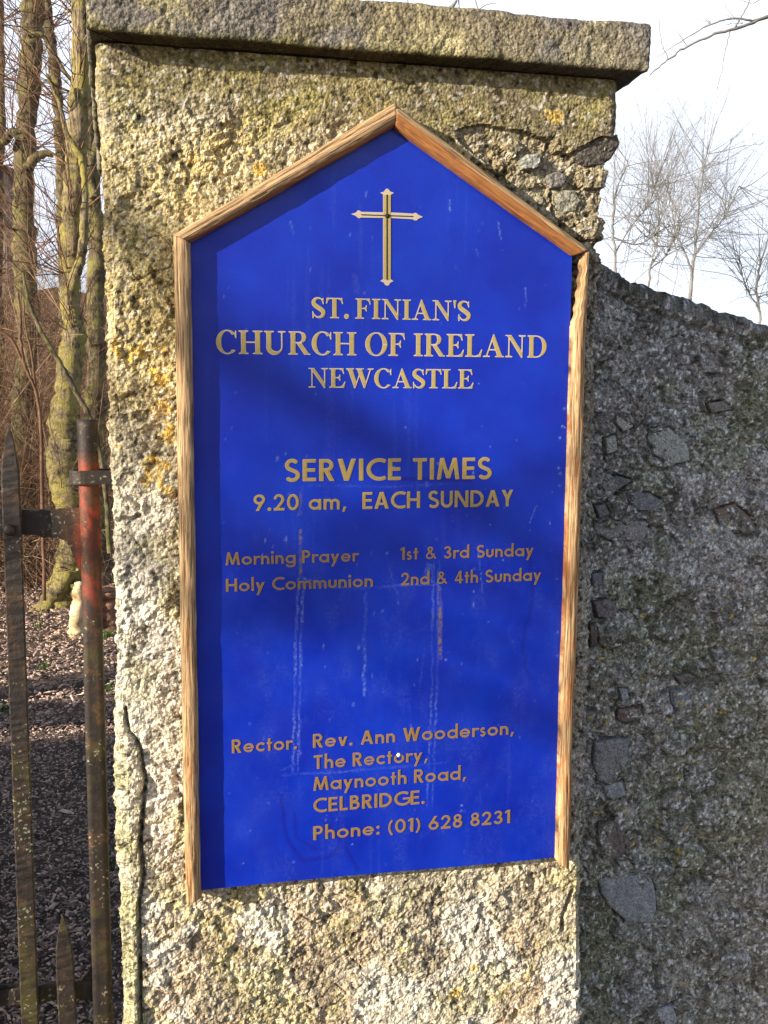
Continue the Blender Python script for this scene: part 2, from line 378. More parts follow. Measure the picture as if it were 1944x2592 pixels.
def pier_height(U, Z, dmg=True, seed=0):
    """relief of the roughcast, metres out of the face"""
    wx = U+.006*(fbm(U*40, Z*40, 2, 3+seed)-.5); wz = Z+.006*(fbm(U*40, Z*40, 2, 9+seed)-.5)
    f1, id1 = worley(wx/.0090, wz/.0090, 11+seed); f2, id2 = worley(wx/.0056, wz/.0056, 23+seed)
    cov = sstep(.36, .56, fbm(U*14, Z*14, 4, 41+seed))
    smooth = sstep(1.925, 1.975, Z+.03*fbm(U*18, Z*18, 3, 7))
    f3, id3 = worley(wx/.019, wz/.019, 37+seed)
    h = .0030*np.clip(1-f1*1.25, 0, 1)*(id1 > .35)*(.3+.7*cov)+.0038*np.clip(1-f2*1.2, 0, 1)*(.5+.5*cov)+.0038*np.clip(1-f3*1.5, 0, 1)**.6*(id3 > .80)*cov
    h += .0110*(fbm(U*85, Z*85, 4, 51+seed)-.5)+.009*(fbm(U*13, Z*13, 4, 61+seed)-.5)
    low = sstep(.80, .62, Z)
    rd = 1-np.abs(fbm(U*9+Z*5, Z*11-U*5, 4, 71+seed)*2-1)
    h += low*(.012*(rd-.75)-.4*.004)+.012*(fbm(U*5, Z*5, 3, 81+seed)-.5)
    pits = sstep(.62, .70, fbm(U*42, Z*42, 3, 91+seed)); h -= .007*pits
    worn = sstep(.52, .64, fbm(U*8+2, Z*8, 4, 131+seed))*.65; h = h*(.78-.62*worn*.8-.10*sstep(.8, .6, Z))+.002*worn
    h -= .004*sstep(.012, .004, np.abs(fbm(U*7, Z*9, 4, 141+seed)-.5))*sstep(.5, .6, fbm(U*5, Z*5, 2, 142+seed))
    h = h*(1-.72*smooth)+.004*smooth
    if dmg:
        d = polydist(U, Z, CRK)
        left = sstep(1.13, 1.08, Z)*(U < np.interp(Z, np.array(CRK[::-1])[:, 1], np.array(CRK[::-1])[:, 0]))
        h += .007*left; h -= .014*sstep(.0042, .0012, d)
        pc = inpoly(U+.004*(fbm(U*60, Z*60, 3, 2)-.5), Z+.010*(fbm(U*50, Z*50, 3, 4)-.5), CAV)
        for rm in REM: pc = pc & ~inpoly(U+.006*(fbm(U*50, Z*50, 3, 22)-.5), Z+.008*(fbm(U*50, Z*50, 3, 24)-.5), rm)
        h = np.where(pc, h*1.35-.008, h)
        for pts, w, dp in ((W2([(292, 1318), (310, 1313), (335, 1315), (352, 1306)], PY), .0045, .014),
                           (W2(r6([(812, 900), (790, 960), (772, 1020), (772, 1070)]), PY), .0055, .013),
                           (W2([(1500, 660), (1506, 800), (1500, 1000), (1494, 1200), (1490, 1500), (1490, 1700), (1478, 1850)], PY), .0022, .006),
                           (W2([(290, 1000), (296, 1040)], PY), .003, .008), (W2([(283, 1480), (292, 1476), (306, 1478)], PY), .004, .01)):
            dd = polydist(U, Z, pts)+.0015*(fbm(U*120, Z*120, 2, 8)-.5); h -= dp*sstep(w, w*.35, dd)
    return h, id1, id2
def lerp3(a, b, t): return a*(1-t[..., None])+np.asarray(b)*t[..., None]
def pier_color(U, Z, id1, id2, h):
    n = lambda s, sd, o=4: fbm(U*s, Z*s, o, sd)
    c = np.ones(U.shape+(3,))*np.array([.43, .375, .265])
    c = lerp3(c, (.34, .265, .125), sstep(1.30, 1.72, Z+.35*(n(7, 100)-.5))*.85)
    c = lerp3(c, (.27, .23, .17), sstep(.44, .60, n(6, 101))*.7)
    c = lerp3(c, (.30, .29, .25), sstep(.54, .66, n(9, 102))*.45)
    c = lerp3(c, (.20, .17, .11), sstep(.32, .58, U+.2*(n(6, 103)-.5))*sstep(1.55, 1.80, Z)*.75)
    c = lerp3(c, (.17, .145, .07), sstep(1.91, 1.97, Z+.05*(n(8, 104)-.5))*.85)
    lowleft = sstep(.03, -.03, U+.06*(n(12, 105)-.5))*sstep(1.55, 1.25, Z)*sstep(.70, .95, Z)
    c = lerp3(c, (.58, .55, .48), lowleft*.7)
    c = lerp3(c, (.36, .28, .19), sstep(.86, .66, Z+.2*(n(5, 106)-.5))*sstep(.38, .56, n(8, 116))*.8)
    c = lerp3(c, (.52, .49, .42), sstep(.50, .62, n(11, 107))*sstep(1.5, 1.0, Z)*.8)
    c = lerp3(c, (.30, .27, .10), sstep(.55, .66, n(13, 108))*.45)
    c = lerp3(c, (.16, .13, .09), sstep(.56, .66, n(17, 118))*.5)
    lf = np.interp(Z, np.array(CRK[::-1])[:, 1], np.array(CRK[::-1])[:, 0])
    c = lerp3(c, (.33, .31, .18), (U < lf)*sstep(1.13, 1.05, Z)*(.35+.6*sstep(.4, .6, n(20, 109))))
    c = lerp3(c, (.45, .41, .29), sstep(.52, .64, fbm(U*8+2, Z*8, 4, 131))*.45*(Z < 1.9))
    c = lerp3(c, (.46, .37, .16), sstep(.20, .02, U+.1*(n(9, 121)-.5))*sstep(1.40, 1.60, Z)*sstep(1.93, 1.88, Z)*.5)
    c = lerp3(c, (.24, .22, .20), sstep(.61, .625, U)*sstep(1.8, 1.7, Z)*sstep(.76, .80, Z)*.6)
    pc = inpoly(U, Z, CAV); c = lerp3(c, (.25, .21, .14), pc*(.4+.4*sstep(.4, .55, n(22, 110))))
    k = np.zeros(U.shape)
    for px, py, r in ((404, 955, 34), (412, 1030, 34), (430, 1100, 24), (398, 1185, 40), (418, 1235, 26), (380, 1215, 24), (351, 893, 26), (330, 905, 18), (286, 880, 26), (492, 410, 16),
                      (656, 425, 22), (1402, 293, 26), (1148, 2513, 20), (1200, 2448, 14), (1171, 2551, 14), (1165, 2500, 12), (560, 440, 14), (630, 390, 10), (1300, 2570, 10), (405, 880, 22), (300, 1130, 14)):
        x, z = at(px, py, PY)[[0, 2]]; k = np.maximum(k, np.exp(-((U-x)**2+(Z-z)**2)/(r*.00058)**2))
    om = sstep(.34, .46, k*.66+.95*(n(95, 111, 3)-.5)); rimm = sstep(.24, .34, k*.66+.95*(n(95, 111, 3)-.5)); c = lerp3(c, (.44, .42, .30), rimm*.6*(k > .05))
    c = lerp3(c, (.54, .34, .05), om*(.50+.45*id2)*(k > .08))
    c = c*(.62+.70*id2[..., None])*(.86+.28*id1[..., None])
    wh = (id2 > .90)[..., None]; c = np.where(wh, c*.5+.22*np.array([1, .97, .9]), c)
    dk = (id2 < .10)[..., None]; c = np.where(dk, c*.45, c)
    return np.clip(c, .01, .85)
def pier_body(name, parent, xl, xr_f, depth, zrows, step, ncoarse, mt, dmg=True, seed=0, mirror=False):
    R = .014; z = zrows
    # unrolled perimeter: side(back->front), corner, front, corner, side(front->back)
    side = np.linspace(depth-R, 0, ncoarse)[:-1]; side = np.concatenate([side[:-1], np.linspace(side[-1], 0, 5)]) if step < .01 else side
    nf = int((xr_f(1.5)-xl-2*R)/step)+1
    cols = []      # (kind, param)
    for s in side: cols.append((0, s))
    for a in np.linspace(0, math.pi/2, 7)[1:-1]: cols.append((1, a))
    for t in np.linspace(0, 1, nf): cols.append((2, t))
    for a in np.linspace(0, math.pi/2, 7)[1:-1]: cols.append((3, a))
    for s in side[::-1]: cols.append((4, s))
    n, m = len(z), len(cols); P = np.zeros((n, m, 3)); N = np.zeros((n, m, 3)); U = np.zeros((n, m)); xr = xr_f(z)
    for j, (k, p) in enumerate(cols):
        if k == 0: X = xl; Y = PY+R+p; nv = (-1, 0); u = xl-p-.02
        elif k == 1: X = xl+R-R*math.cos(p); Y = PY+R-R*math.sin(p); nv = (-math.cos(p), -math.sin(p)); u = xl+R*p-.01
        elif k == 2: X = xl+R+p*(xr-xl-2*R); Y = PY; nv = (0, -1); u = X
        elif k == 3: X = xr-R+R*math.sin(p); Y = PY+R-R*math.cos(p); nv = (math.sin(p), -math.cos(p)); u = X
        else: X = xr; Y = PY+R+p; nv = (1, 0); u = xr+p+.02
        P[:, j, 0] = X; P[:, j, 1] = Y; P[:, j, 2] = z; N[:, j, 0] = nv[0]; N[:, j, 1] = nv[1]; U[:, j] = u
    Z = np.repeat(z[:, None], m, 1)
    h, i1, i2 = pier_height(U, Z, dmg, seed); col = pier_color(U, Z, i1, i2, h)
    edge = .010*(fbm(Z*9, U*0+3.3, 4, 33+seed)-.5)+.006*(fbm(Z*60, U*0+8, 3, 35)-.5)
    ca = np.abs(N[..., 0]) > .1
    P += N*(h+np.where(ca, edge-.003, 0))[..., None]
    if mirror: P[..., 0] = 2*mirror-P[..., 0]
    return link(name, gridmesh(name, P, False, col, flip=bool(mirror)), mt, parent)
ZR = np.concatenate([np.linspace(0, .40, 14)[:-1], np.arange(.40, ZTOP+.001, .0021)])
pier = empty('gate_pier', (.28, .3, 0), 'lichened roughcast gate pier carrying the blue notice board', 'gate pier')
pier_body('body', pier, XL, pier_right, .88, ZR, .0020, 16, M_REND)

def cap(name, parent, x0, x1, y0, y1, z0, z1, st, seed=0, coarse=False, skew=0.0):
    """eroded stone slab: rounded box unrolled round the outline, then closed with a low weathered top"""
    def per(n1, n2, ins):
        a, b, c, d = x0+ins, x1-ins, y0+ins, y1-ins; p = []
        p += [(a+(b-a)*t, c, 0, -1) for t in np.linspace(0, 1, n1)]
        p += [(b, c+(d-c)*t, 1, 0) for t in np.linspace(0, 1, n2)]
        p += [(b-(b-a)*t, d, 0, 1) for t in np.linspace(0, 1, n2)]
        p += [(a, d-(d-c)*t, -1, 0) for t in np.linspace(0, 1, n2)]
        return np.array(p)
    n1, n2 = int((x1-x0)/st), 60 if not coarse else 12
    rows = [(-.16 if not coarse else -.05, z0+.001), (-.07, z0+.0005), (-.03, z0), (-.006, z0), (-.0015, z0+.0015), (0, z0+.005)]
    rows += [(0, q) for q in np.linspace(z0+.008, z1-.009, int((z1-z0)/st))]
    rows += [(-.0015, z1-.004), (-.006, z1-.0005), (-.015, z1+.001), (-.10, z1+.012), (-.22, z1+.03), (-min(x1-x0, y1-y0)*.49, z1+.05)]
    P = []; U = []; Zc = []
    for ins, zz in rows:
        q = per(n1, n2, -ins); P.append(np.stack([q[:, 0], q[:, 1], np.full(len(q), zz)], -1))
        U.append(np.where(np.abs(q[:, 3]) > .5, q[:, 0], q[:, 1]+5)); Zc.append(np.full(len(q), zz)+(-ins))
    P = np.array(P); U = np.array(U); Zc = np.array(Zc)
    N = np.zeros_like(P); q = per(n1, n2, 0); N[:, :, 0] = q[:, 2]; N[:, :, 1] = q[:, 3]
    f1, i1 = worley(U/.006, Zc/.010, 5+seed); h = .0035*np.clip(1-f1*1.1, 0, 1)+.006*(fbm(U*40, Zc*25, 4, 6+seed)-.5)+.010*(fbm(U*9, Zc*9, 3, 16+seed)-.5)
    P[..., 0] += skew*(P[..., 1]-y0)*(1-(P[..., 0]-x0)/(x1-x0))
    P += N*h[..., None]; P[..., 2] += .005*(fbm(U*30, P[..., 1]*30, 4, 26+seed)-.5)*(1+0*U)+.006*(fbm(U*7, Zc*0+1, 3, 27)-.5)*(Zc > (z0+z1)/2)
    c = np.ones(U.shape+(3,))*np.array([.20, .17, .105])
    c = lerp3(c, (.13, .12, .115), sstep(.42, .58, fbm(U*7, Zc*7, 4, 36))*.8)
    c = lerp3(c, (.31, .27, .15), sstep(.50, .64, fbm(U*11, Zc*16, 4, 46))*.8)
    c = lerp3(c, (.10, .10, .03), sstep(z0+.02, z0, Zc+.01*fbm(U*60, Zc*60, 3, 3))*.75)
    insr = np.array([r_[0] for r_ in rows])[:, None]*np.ones_like(U); c = lerp3(c, (.035, .028, .016), (insr < -.002)*(Zc < (z0+z1)/2)*.8)  # soffit shade painted into the colour: underside rows of the slab darkened
    c = lerp3(c, (.12, .11, .11), sstep(.35, .65, U)*.45)
    c = c*(.7+.6*i1[..., None])
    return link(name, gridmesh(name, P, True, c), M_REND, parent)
a, b = at(222, 60, PY-.042), at(1640, 190, PY-.042)
ZC = (at(300, 72, PY-.042)[2]+b[2])/2
CAPX0, CAPX1 = at(219, 60, PY-.042)[0], b[0]
qb = at(253, 455, .86)
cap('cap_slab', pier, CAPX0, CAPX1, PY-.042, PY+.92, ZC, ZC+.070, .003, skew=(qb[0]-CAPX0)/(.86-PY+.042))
# mortar bed between body and cap, and the splayed masonry behind the left corner
V, F = [], []; box(V, F, ((XL+.655)/2+.003, PY+.44, (ZTOP+ZC)/2+.001), (.655-XL+.006, .86, ZC-ZTOP+.01)); me = mesh('mortar_bed', V, F); setcol(me, np.tile([.16, .15, .06], (8, 1))); link('mortar_bed', me, M_REND, pier)
def stone(name, pts, Y, out, colr, mt, parent, seed=0, label=None):
    """irregular stone whose outline is given by photo pixels, sitting in the masonry face at depth Y"""
    q = np.array(W2(pts, Y)); c = q.mean(0); rim = []
    for a_, b_ in zip(q, np.roll(q, -1, 0)):
        m_ = max(2, int(np.linalg.norm(b_-a_)/.004)); rim += [a_+(b_-a_)*k/m_ for k in range(m_)]
    rim = np.array(rim); rim += (rim-c)*(.10*(fbm(rim[:, :1]*90+seed, rim[:, 1:]*90, 3, seed)-.5)); n = len(rim)
    rings = [(1.03, -.02), (1.0, out*.45), (.95, out*.8), (.84, out*.95), (.66, out), (.44, out), (.22, out)]; V, F = [], []
    tx, tz = math.cos(seed*2.1)*.10, math.sin(seed*2.1)*.10
    for k, (sc_, h) in enumerate(rings):
        p = c+(rim-c)*sc_; hh = h+(0 if k == 0 else (p[:, 0]-c[0])*tx+(p[:, 1]-c[1])*tz)+(0 if k < 2 else .005*(fbm(p[:, 0]*130, p[:, 1]*130, 4, seed+5)-.5))
        V += [(p[i, 0], Y-(hh[i] if np.ndim(hh) else hh), p[i, 1]) for i in range(n)]
    V.append((c[0], Y-out, c[1]))
    for k in range(len(rings)-1):
        for i in range(n):
            j = (i+1) % n; F.append((k*n+i, k*n+j, (k+1)*n+j, (k+1)*n+i))
    for i in range(n): F.append(((len(rings)-1)*n+i, (len(rings)-1)*n+(i+1) % n, len(V)-1))
    me = mesh(name, V, F, False); V = np.array(V); cc = np.array(colr)*(.8+.4*fbm(V[:, :1]*110, V[:, 2:]*110, 4, seed)); setcol(me, cc*np.ones((len(V), 3)))
    ob = link(name, me, mt, parent)
    if label: ob['label'] = label
    return ob
PS = PY+.004
stone('stone', r2([(805, 690), (830, 655), (900, 610), (1000, 585), (1012, 625), (975, 690), (925, 722), (850, 728)]), PS+.012, .012, (.085, .075, .065), M_STONE, pier, 1)
stone('stone', r2([(575, 700), (610, 672), (665, 668), (672, 715), (640, 738), (590, 735)]), PS, .012, (.26, .26, .23), M_STONE, pier, 2)
stone('stone', r2([(735, 850), (770, 822), (820, 825), (842, 870), (820, 915), (770, 925), (738, 900)]), PS+.005, .006, (.21, .20, .16), M_STONE, pier, 3)
stone('stone', r2([(690, 760), (740, 745), (790, 760), (770, 810), (715, 815)]), PS+.004, .008, (.20, .19, .17), M_STONE, pier, 7)

# ------------------------------------------------------------------ boundary wall to the right, set back from the pier face
WY = PY+.33
TOPPX = [(1440, 590), (1500, 625), (1535, 648), (1565, 668), (1600, 688), (1640, 702), (1700, 728), (1760, 748), (1800, 758), (1850, 776), (1900, 792), (1944, 808), (2100, 850), (2600, 960)]
TP = np.array(W2(TOPPX, WY))
def wall_top(x): return np.interp(x, TP[:, 0], TP[:, 1])
def bigwall(name, parent, x0, x1, xf, Y, ztop, step, thick, mt, seed=0, zf=.15, grooves=()):
    xs = np.concatenate([np.arange(x0, xf, step), np.linspace(xf, x1, 40)]) if xf > x0 else np.linspace(x0, x1, 60)
    zt = ztop(xs)+.010*(fbm(xs*14, xs*0+2, 4, 9+seed)-.5)+.006*(fbm(xs*70, xs*0+5, 3, 19+seed)-.5)
    zf = zf/1.6; zl = np.concatenate([np.linspace(0, zf, 12)[:-1], np.linspace(zf, 1, int(1.6*(1-zf)/step))]) if step < .01 else np.linspace(0, 1, 40)
    rows = [(0, v) for v in zl]
    K = 16 if step < .01 else 8
    top = [(1, a) for a in np.linspace(0, math.pi, K)[1:-1]]; back = [(2, v) for v in np.linspace(1, 0, 10)]
    R = .05; P = np.zeros((len(rows)+len(top)+len(back), len(xs), 3)); N = np.zeros_like(P); S = np.zeros(P.shape[:2])
    for i, (k, v) in enumerate(rows+top+back):
        P[i, :, 0] = xs
        if k == 0: P[i, :, 1] = Y; P[i, :, 2] = v*(zt-R*.8); N[i, :, 1] = -1; S[i] = P[i, :, 2]
        elif k == 1:
            P[i, :, 1] = Y+thick/2-thick/2*math.cos(v)*abs(math.cos(v))**.0; P[i, :, 2] = zt-R*.8+R*.8*math.sin(v)**.6; N[i, :, 1] = -math.cos(v); N[i, :, 2] = math.sin(v); S[i] = zt+v*.1
        else: P[i, :, 1] = Y+thick; P[i, :, 2] = v*(zt-R*.8); N[i, :, 1] = 1; S[i] = P[i, :, 2]+3
    X = P[..., 0]; Z = S
    f1, i1 = worley(X/.010, Z/.010, 3+seed); f2, i2 = worley(X/.0055, Z/.0055, 13+seed)
    h = .004*np.clip(1-f1*1.2, 0, 1)*(i1 > .3)+.0025*np.clip(1-f2*1.2, 0, 1)+.008*(fbm(X*40, Z*40, 4, 23+seed)-.5)+.018*(fbm(X*9, Z*9, 4, 43+seed)-.5)
    pit = sstep(.60, .68, fbm(X*30, Z*30, 3, 53+seed)); h -= .008*pit
    f4, i4 = worley((X+.02*fbm(X*20, Z*20, 3, 1))/.085, (Z+.02*fbm(X*20, Z*20, 3, 2))/.060, 29+seed); pl = sstep(.52, .40, f4)*(i4 > .62)
    h = h*(1-.45*pl)+.006*pl-.006*sstep(.06, .02, np.abs(f4-.50))*(i4 > .62)
    for g in grooves: h -= .012*sstep(.0050, .0015, polydist(X, Z, g)+.002*(fbm(X*90, Z*90, 2, 12)-.5))*sstep(.38, .5, fbm(X*30, Z*30, 2, 14))
    dz = zt[None]-Z; h -= .010*np.exp(-((dz-.055-.012*fbm(X*9, X*0, 2, 4))/.006)**2)+.0*dz
    hol = sstep(.62, .70, fbm(X*8+4, Z*8, 3, 63+seed)); h -= .010*hol
    P += N*h[..., None]
    c = np.ones(X.shape+(3,))*np.array([.30, .285, .275])
    c = lerp3(c, (.14, .13, .11), sstep(.42, .58, fbm(X*16, Z*16, 4, 73+seed))*.75)
    c = lerp3(c, (.17, .18, .11), sstep(.50, .62, fbm(X*6, Z*4, 4, 83+seed))*.6)
    c = lerp3(c, (.33, .33, .32), sstep(.56, .66, fbm(X*22, Z*22, 4, 93+seed))*.75)
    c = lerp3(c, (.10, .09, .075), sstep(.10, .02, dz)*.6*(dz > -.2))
    c = lerp3(c, (.26, .24, .17), sstep(1.25, .9, Z)*.3)
    c = lerp3(c, (.24, .235, .235), pl*(i4 > .80)*.55); c = lerp3(c, (.13, .115, .105), pl*(i4 < .74)*.5)
    c = c*(.45+1.1*i2[..., None])*(.8+.4*i1[..., None])
    c = np.where((i2 > .90)[..., None], c*.4+np.array([.42, .42, .44]), c)
    c = np.where((i2 > .993)[..., None]*(fbm(X*4, Z*4, 2, 3)[..., None] > .6), np.array([.5, .36, .06]), c)
    return link(name, gridmesh(name, P, False, np.clip(c, .01, .8)), mt, parent)
wall = empty('boundary_wall', (1.6, WY+.2, 0), 'shaded grey rubble boundary wall curving down from the right side of the pier', 'wall')
WS = WY+.003
SG = [  # outline in photo pixels, proud, colour
 ([(1592, 1025), (1640, 1035), (1632, 1062), (1606, 1085), (1596, 1060)], .006, (.07, .06, .055)),
 ([(1560, 1035), (1592, 1027), (1598, 1080), (1575, 1092), (1556, 1070)], .010, (.36, .36, .33)),
 ([(1645, 1085), (1690, 1082), (1735, 1125), (1742, 1165), (1700, 1175), (1655, 1150), (1640, 1110)], .012, (.32, .34, .32)),
 ([(1530, 1110), (1555, 1100), (1562, 1140), (1535, 1150)], .008, (.32, .32, .30)),
 ([(1585, 1245), (1640, 1248), (1672, 1265), (1668, 1295), (1610, 1290), (1588, 1268)], .012, (.15, .16, .18)),
 ([(1505, 1325), (1560, 1316), (1628, 1318), (1634, 1345), (1620, 1368), (1540, 1366), (1508, 1350)], .014, (.21, .20, .21)),
 ([(1805, 1290), (1855, 1275), (1900, 1310), (1918, 1345), (1880, 1355), (1820, 1330)], .006, (.16, .11, .09)),
 ([(1505, 1280), (1530, 1275), (1540, 1300), (1515, 1312)], .010, (.12, .115, .13)),
 ([(1512, 1215), (1560, 1205), (1595, 1215), (1560, 1240), (1515, 1235)], .010, (.12, .12, .13)),
 ([(1495, 1452), (1520, 1448), (1522, 1480), (1500, 1492)], .010, (.11, .11, .15)),
 ([(1500, 1522), (1545, 1515), (1562, 1540), (1550, 1565), (1510, 1560)], .010, (.12, .10, .10)),
 ([(1492, 1580), (1508, 1585), (1510, 1630), (1494, 1640)], .008, (.08, .055, .045)),
 ([(1705, 1710), (1740, 1702), (1765, 1715), (1720, 1728)], .008, (.13, .11, .10)),
 ([(1565, 1740), (1585, 1742), (1590, 1765), (1570, 1772)], .010, (.22, .23, .25)),
 ([(1694, 1745), (1745, 1740), (1748, 1790), (1710, 1800), (1697, 1775)], .010, (.14, .16, .19)),
 ([(1500, 1875), (1560, 1866), (1590, 1868), (1588, 1905), (1578, 1960), (1545, 1985), (1512, 1975), (1498, 1930)], .014, (.18, .185, .19)),
 ([(1525, 1988), (1575, 1975), (1580, 2010), (1550, 2022), (1530, 2012)], .012, (.22, .23, .24)),
 ([(1515, 2085), (1560, 2072), (1572, 2105), (1582, 2150), (1560, 2175), (1520, 2165), (1508, 2120)], .008, (.11, .08, .075)),
 ([(1560, 2178), (1590, 2175), (1602, 2195), (1575, 2205)], .010, (.30, .27, .23)),
 ([(1515, 2225), (1560, 2208), (1640, 2212), (1655, 2240), (1657, 2300), (1640, 2330), (1580, 2325), (1540, 2290), (1520, 2260)], .014, (.22, .225, .24)),
 ([(1652, 2552), (1700, 2540), (1708, 2580), (1680, 2610), (1655, 2592)], .012, (.30, .31, .34)),
 ([(1560, 1795), (1620, 1785), (1630, 1815), (1585, 1828), (1560, 1820)], .008, (.10, .055, .04)),
 ([(1790, 1020), (1830, 1015), (1850, 1035), (1800, 1045)], .008, (.16, .15, .13)),
]
bigwall('wall_face', wall, .60, 6.5, 1.28, WY, wall_top, .0027, .38, M_WALL, grooves=[W2(g[0]+g[0][:1], WY) for g in SG]+[W2([(1655, 2240), (1658, 2330), (1652, 2420), (1660, 2500)], WY), W2([(1500, 1965), (1520, 2000), (1535, 2050), (1570, 2090)], WY), W2([(1700, 1700), (1770, 1690), (1800, 1710)], WY)])
for i, (pts, out, cc) in enumerate(SG): stone('stone', pts, WS, out*.75, tuple(1.35*(.7*v+.3*w) for v, w in zip(cc, (.19, .18, .175))), M_STONE, wall, 40+i)

# the other side of the gateway, left of the picture
PX2 = -1.38
pier2 = empty('gate_pier', (PX2-.3, .3, 0), 'matching second gate pier on the far side of the gate, left of the view', 'gate pier')
pier_body('body', pier2, XL, pier_right, .62, np.linspace(0, 1.98, 120), .012, 10, M_REND, False, 50, mirror=(XL+PX2)/2)
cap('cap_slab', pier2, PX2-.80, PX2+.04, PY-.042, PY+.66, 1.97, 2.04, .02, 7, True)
wall2 = empty('boundary_wall', (-4.5, WY+.2, 0), 'left boundary wall running away from the second gate pier', 'wall')
bigwall('wall_face', wall2, -9.5, PX2-.70, -20, WY-.1, lambda x: 1.84+0*x+.10*np.exp((x+2.1)*3), .05, .38, M_WALL, 9)

# ------------------------------------------------------------------ notice board
BXL, BXR, BZ0, SH = .0215, .5905, .7910, 1.7520
APX, APZ = .3125, 1.9230
board = empty('notice_board', (.306, 0, BZ0), 'blue church notice board with gold lettering, gabled top and weathered wooden beading', 'notice board')
def gable(x, off=0.0):
    sl, sr = (APZ-SH)/(APX-BXL), (APZ-SH)/(BXR-APX)
    return np.where(x < APX, SH+(x-BXL)*sl, SH+(BXR-x)*sr)+off
def panel():
    xs = np.linspace(BXL-.010, BXR+.0015, 262); nz = 500; P = np.zeros((nz, len(xs), 3))
    zt = gable(xs, .014); bow = BZ0+.0015*np.sin(xs*9)
    for i in range(nz): P[i, :, 0] = xs; P[i, :, 2] = bow+(zt-bow)*i/(nz-1)
    X, Z = P[..., 0], P[..., 2]
    sc = np.zeros(X.shape); dk = np.zeros(X.shape); br = np.zeros(X.shape)
    def ln(pts, w, amp, arr, wob=0):
        q = W2(pts); d = polydist(X+(wob*(fbm(Z*60, X*0, 3, 5)-.5) if wob else 0), Z, q); return np.maximum(arr, amp*sstep(w, w*.4, d))
    for xo in (-7, 6):
        sc = ln([(762+xo, 1465), (757+xo, 1600), (752+xo, 1760), (748+xo, 1950)], .0024, .55, sc, .004)
        sc = ln([(1104+xo, 1420), (1102+xo, 1560), (1100+xo, 1720), (1093+xo, 1900), (1088+xo, 2040)], .0020, .42, sc, .004)
    sc = ln([(926, 1500), (924, 1600), (920, 1760)], .0030, .45, sc, .006)
    sc = ln([(780, 1478), (900, 1490), (1015, 1482), (1105, 1478)], .0022, .38, sc, .003)
    sc = ln([(760, 1462), (800, 1474)], .0022, .6, sc); sc = ln([(1080, 1432), (1086, 1470)], .008, .35, sc, .01)
    sc = ln([(720, 1960), (850, 1955), (1130, 1930)], .0022, .30, sc, .003); sc = ln([(712, 1950), (745, 1935), (740, 1962), (715, 1962)], .0022, .40, sc)
    sc = ln([(1120, 1225), (990, 1232), (780, 1228)], .0022, .22, sc, .003); sc = ln([(905, 740), (898, 700)], .006, .22, sc)
    sc = ln([(1075, 1640), (1060, 1760)], .0018, .25, sc); sc = ln([(985, 1440), (1005, 1500)], .0016, .28, sc); sc = ln([(1210, 1395), (1222, 1500)], .0015, .22, sc)
    br = ln([(762, 1235), (760, 1300)], .0036, .45, br, .002); br = ln([(761, 1342), (760, 1455)], .0034, .8, br, .001)
    br = ln([(1113, 1490), (1115, 1580), (1114, 1665)], .0040, .95, br, .003)
    dk = ln([(1010, 1212), (1110, 1214), (1190, 1216)], .0045, .8, dk, .006)
    dk = ln([(712, 2015), (725, 2120), (765, 2180), (830, 2170), (860, 2145)], .0045, .6, dk, .004); dk = ln([(745, 2060), (750, 2120), (800, 2150)], .004, .5, dk)
    dk = ln([(820, 2080), (860, 2120), (905, 2200)], .0055, .6, dk, .004); dk = ln([(838, 2060), (842, 2110)], .003, .5, dk)
    dk = ln([(1330, 1380), (1350, 1500), (1322, 1650), (1340, 1720)], .004, .45, dk, .01)
    r = np.random.default_rng(3); k = np.zeros(X.shape)
    for i in range(210):
        x, z = r.uniform(BXL+.03, BXR-.005), r.uniform(BZ0+.01, SH+.1)
        if z > gable(x)-.02: continue
        s = r.choice([.0011, .0014, .0018, .0024], p=[.4, .3, .2, .1]); k = np.maximum(k, r.uniform(.4, .95)*sstep(s*1.3, s*.4, np.hypot((X-x)*1.3, (Z-z)*r.uniform(.4, 1))))
    for px, py in ((1428, 1035), (1424, 1080), (1427, 1082), (1417, 1108), (1413, 1185), (1418, 1200), (1416, 1230), (1410, 1465), (1412, 1600), (1411, 1660), (1168, 2040), (1167, 2052), (980, 1400), (1105, 1365), (922, 742), (730, 1252)):
        x, z = at(px, py)[[0, 2]]; k = np.maximum(k, sstep(.0030, .0010, np.hypot(X-x, Z-z)))
    for q in (((1210, 1390), (1222, 1500)), ((1358, 1280), (1340, 1325)), ((1260, 560), (1268, 605)), ((1205, 630), (1212, 650)), ((1330, 730), (1332, 762)), ((735, 560), (742, 590)), ((1138, 505), (1141, 535))):
        k = ln(list(q), .0014, .55, k)
    sc = np.maximum(sc, k)
    # worn light dust over the lower half, real scuffing
    sc = np.maximum(sc, .07*sstep(.45, .75, fbm(X*45, Z*22, 5, 5))*sstep(1.45, 1.2, Z)*sstep(BXL+.02, BXL+.08, X))
    sc = sc*(.55+.85*sstep(.36, .58, fbm(X*22, Z*22, 4, 66))); br = br*(.4+.7*sstep(.35, .55, fbm(X*60, Z*60, 3, 67)))
    dk = np.maximum(dk, .22*sstep(.50, .72, fbm(X*7, Z*4.5, 5, 68))); run = sstep(.62, .72, fbm(X*110, Z*5, 3, 69))*sstep(.5, .65, fbm(X*9, Z*3, 3, 70)); sc = np.maximum(sc, .07*run)
    me = gridmesh('panel', P, False, np.stack([sc, dk, br], -1))
    link('panel', me, M_BOARD, board)
    T = .014; ring = [(xs[0], bow[0])]+[(x, z) for x, z in zip(xs[::9], zt[::9])]+[(xs[-1], zt[-1]), (xs[-1], bow[-1])]+[(x, z) for x, z in zip(xs[::-9], bow[::-9])]
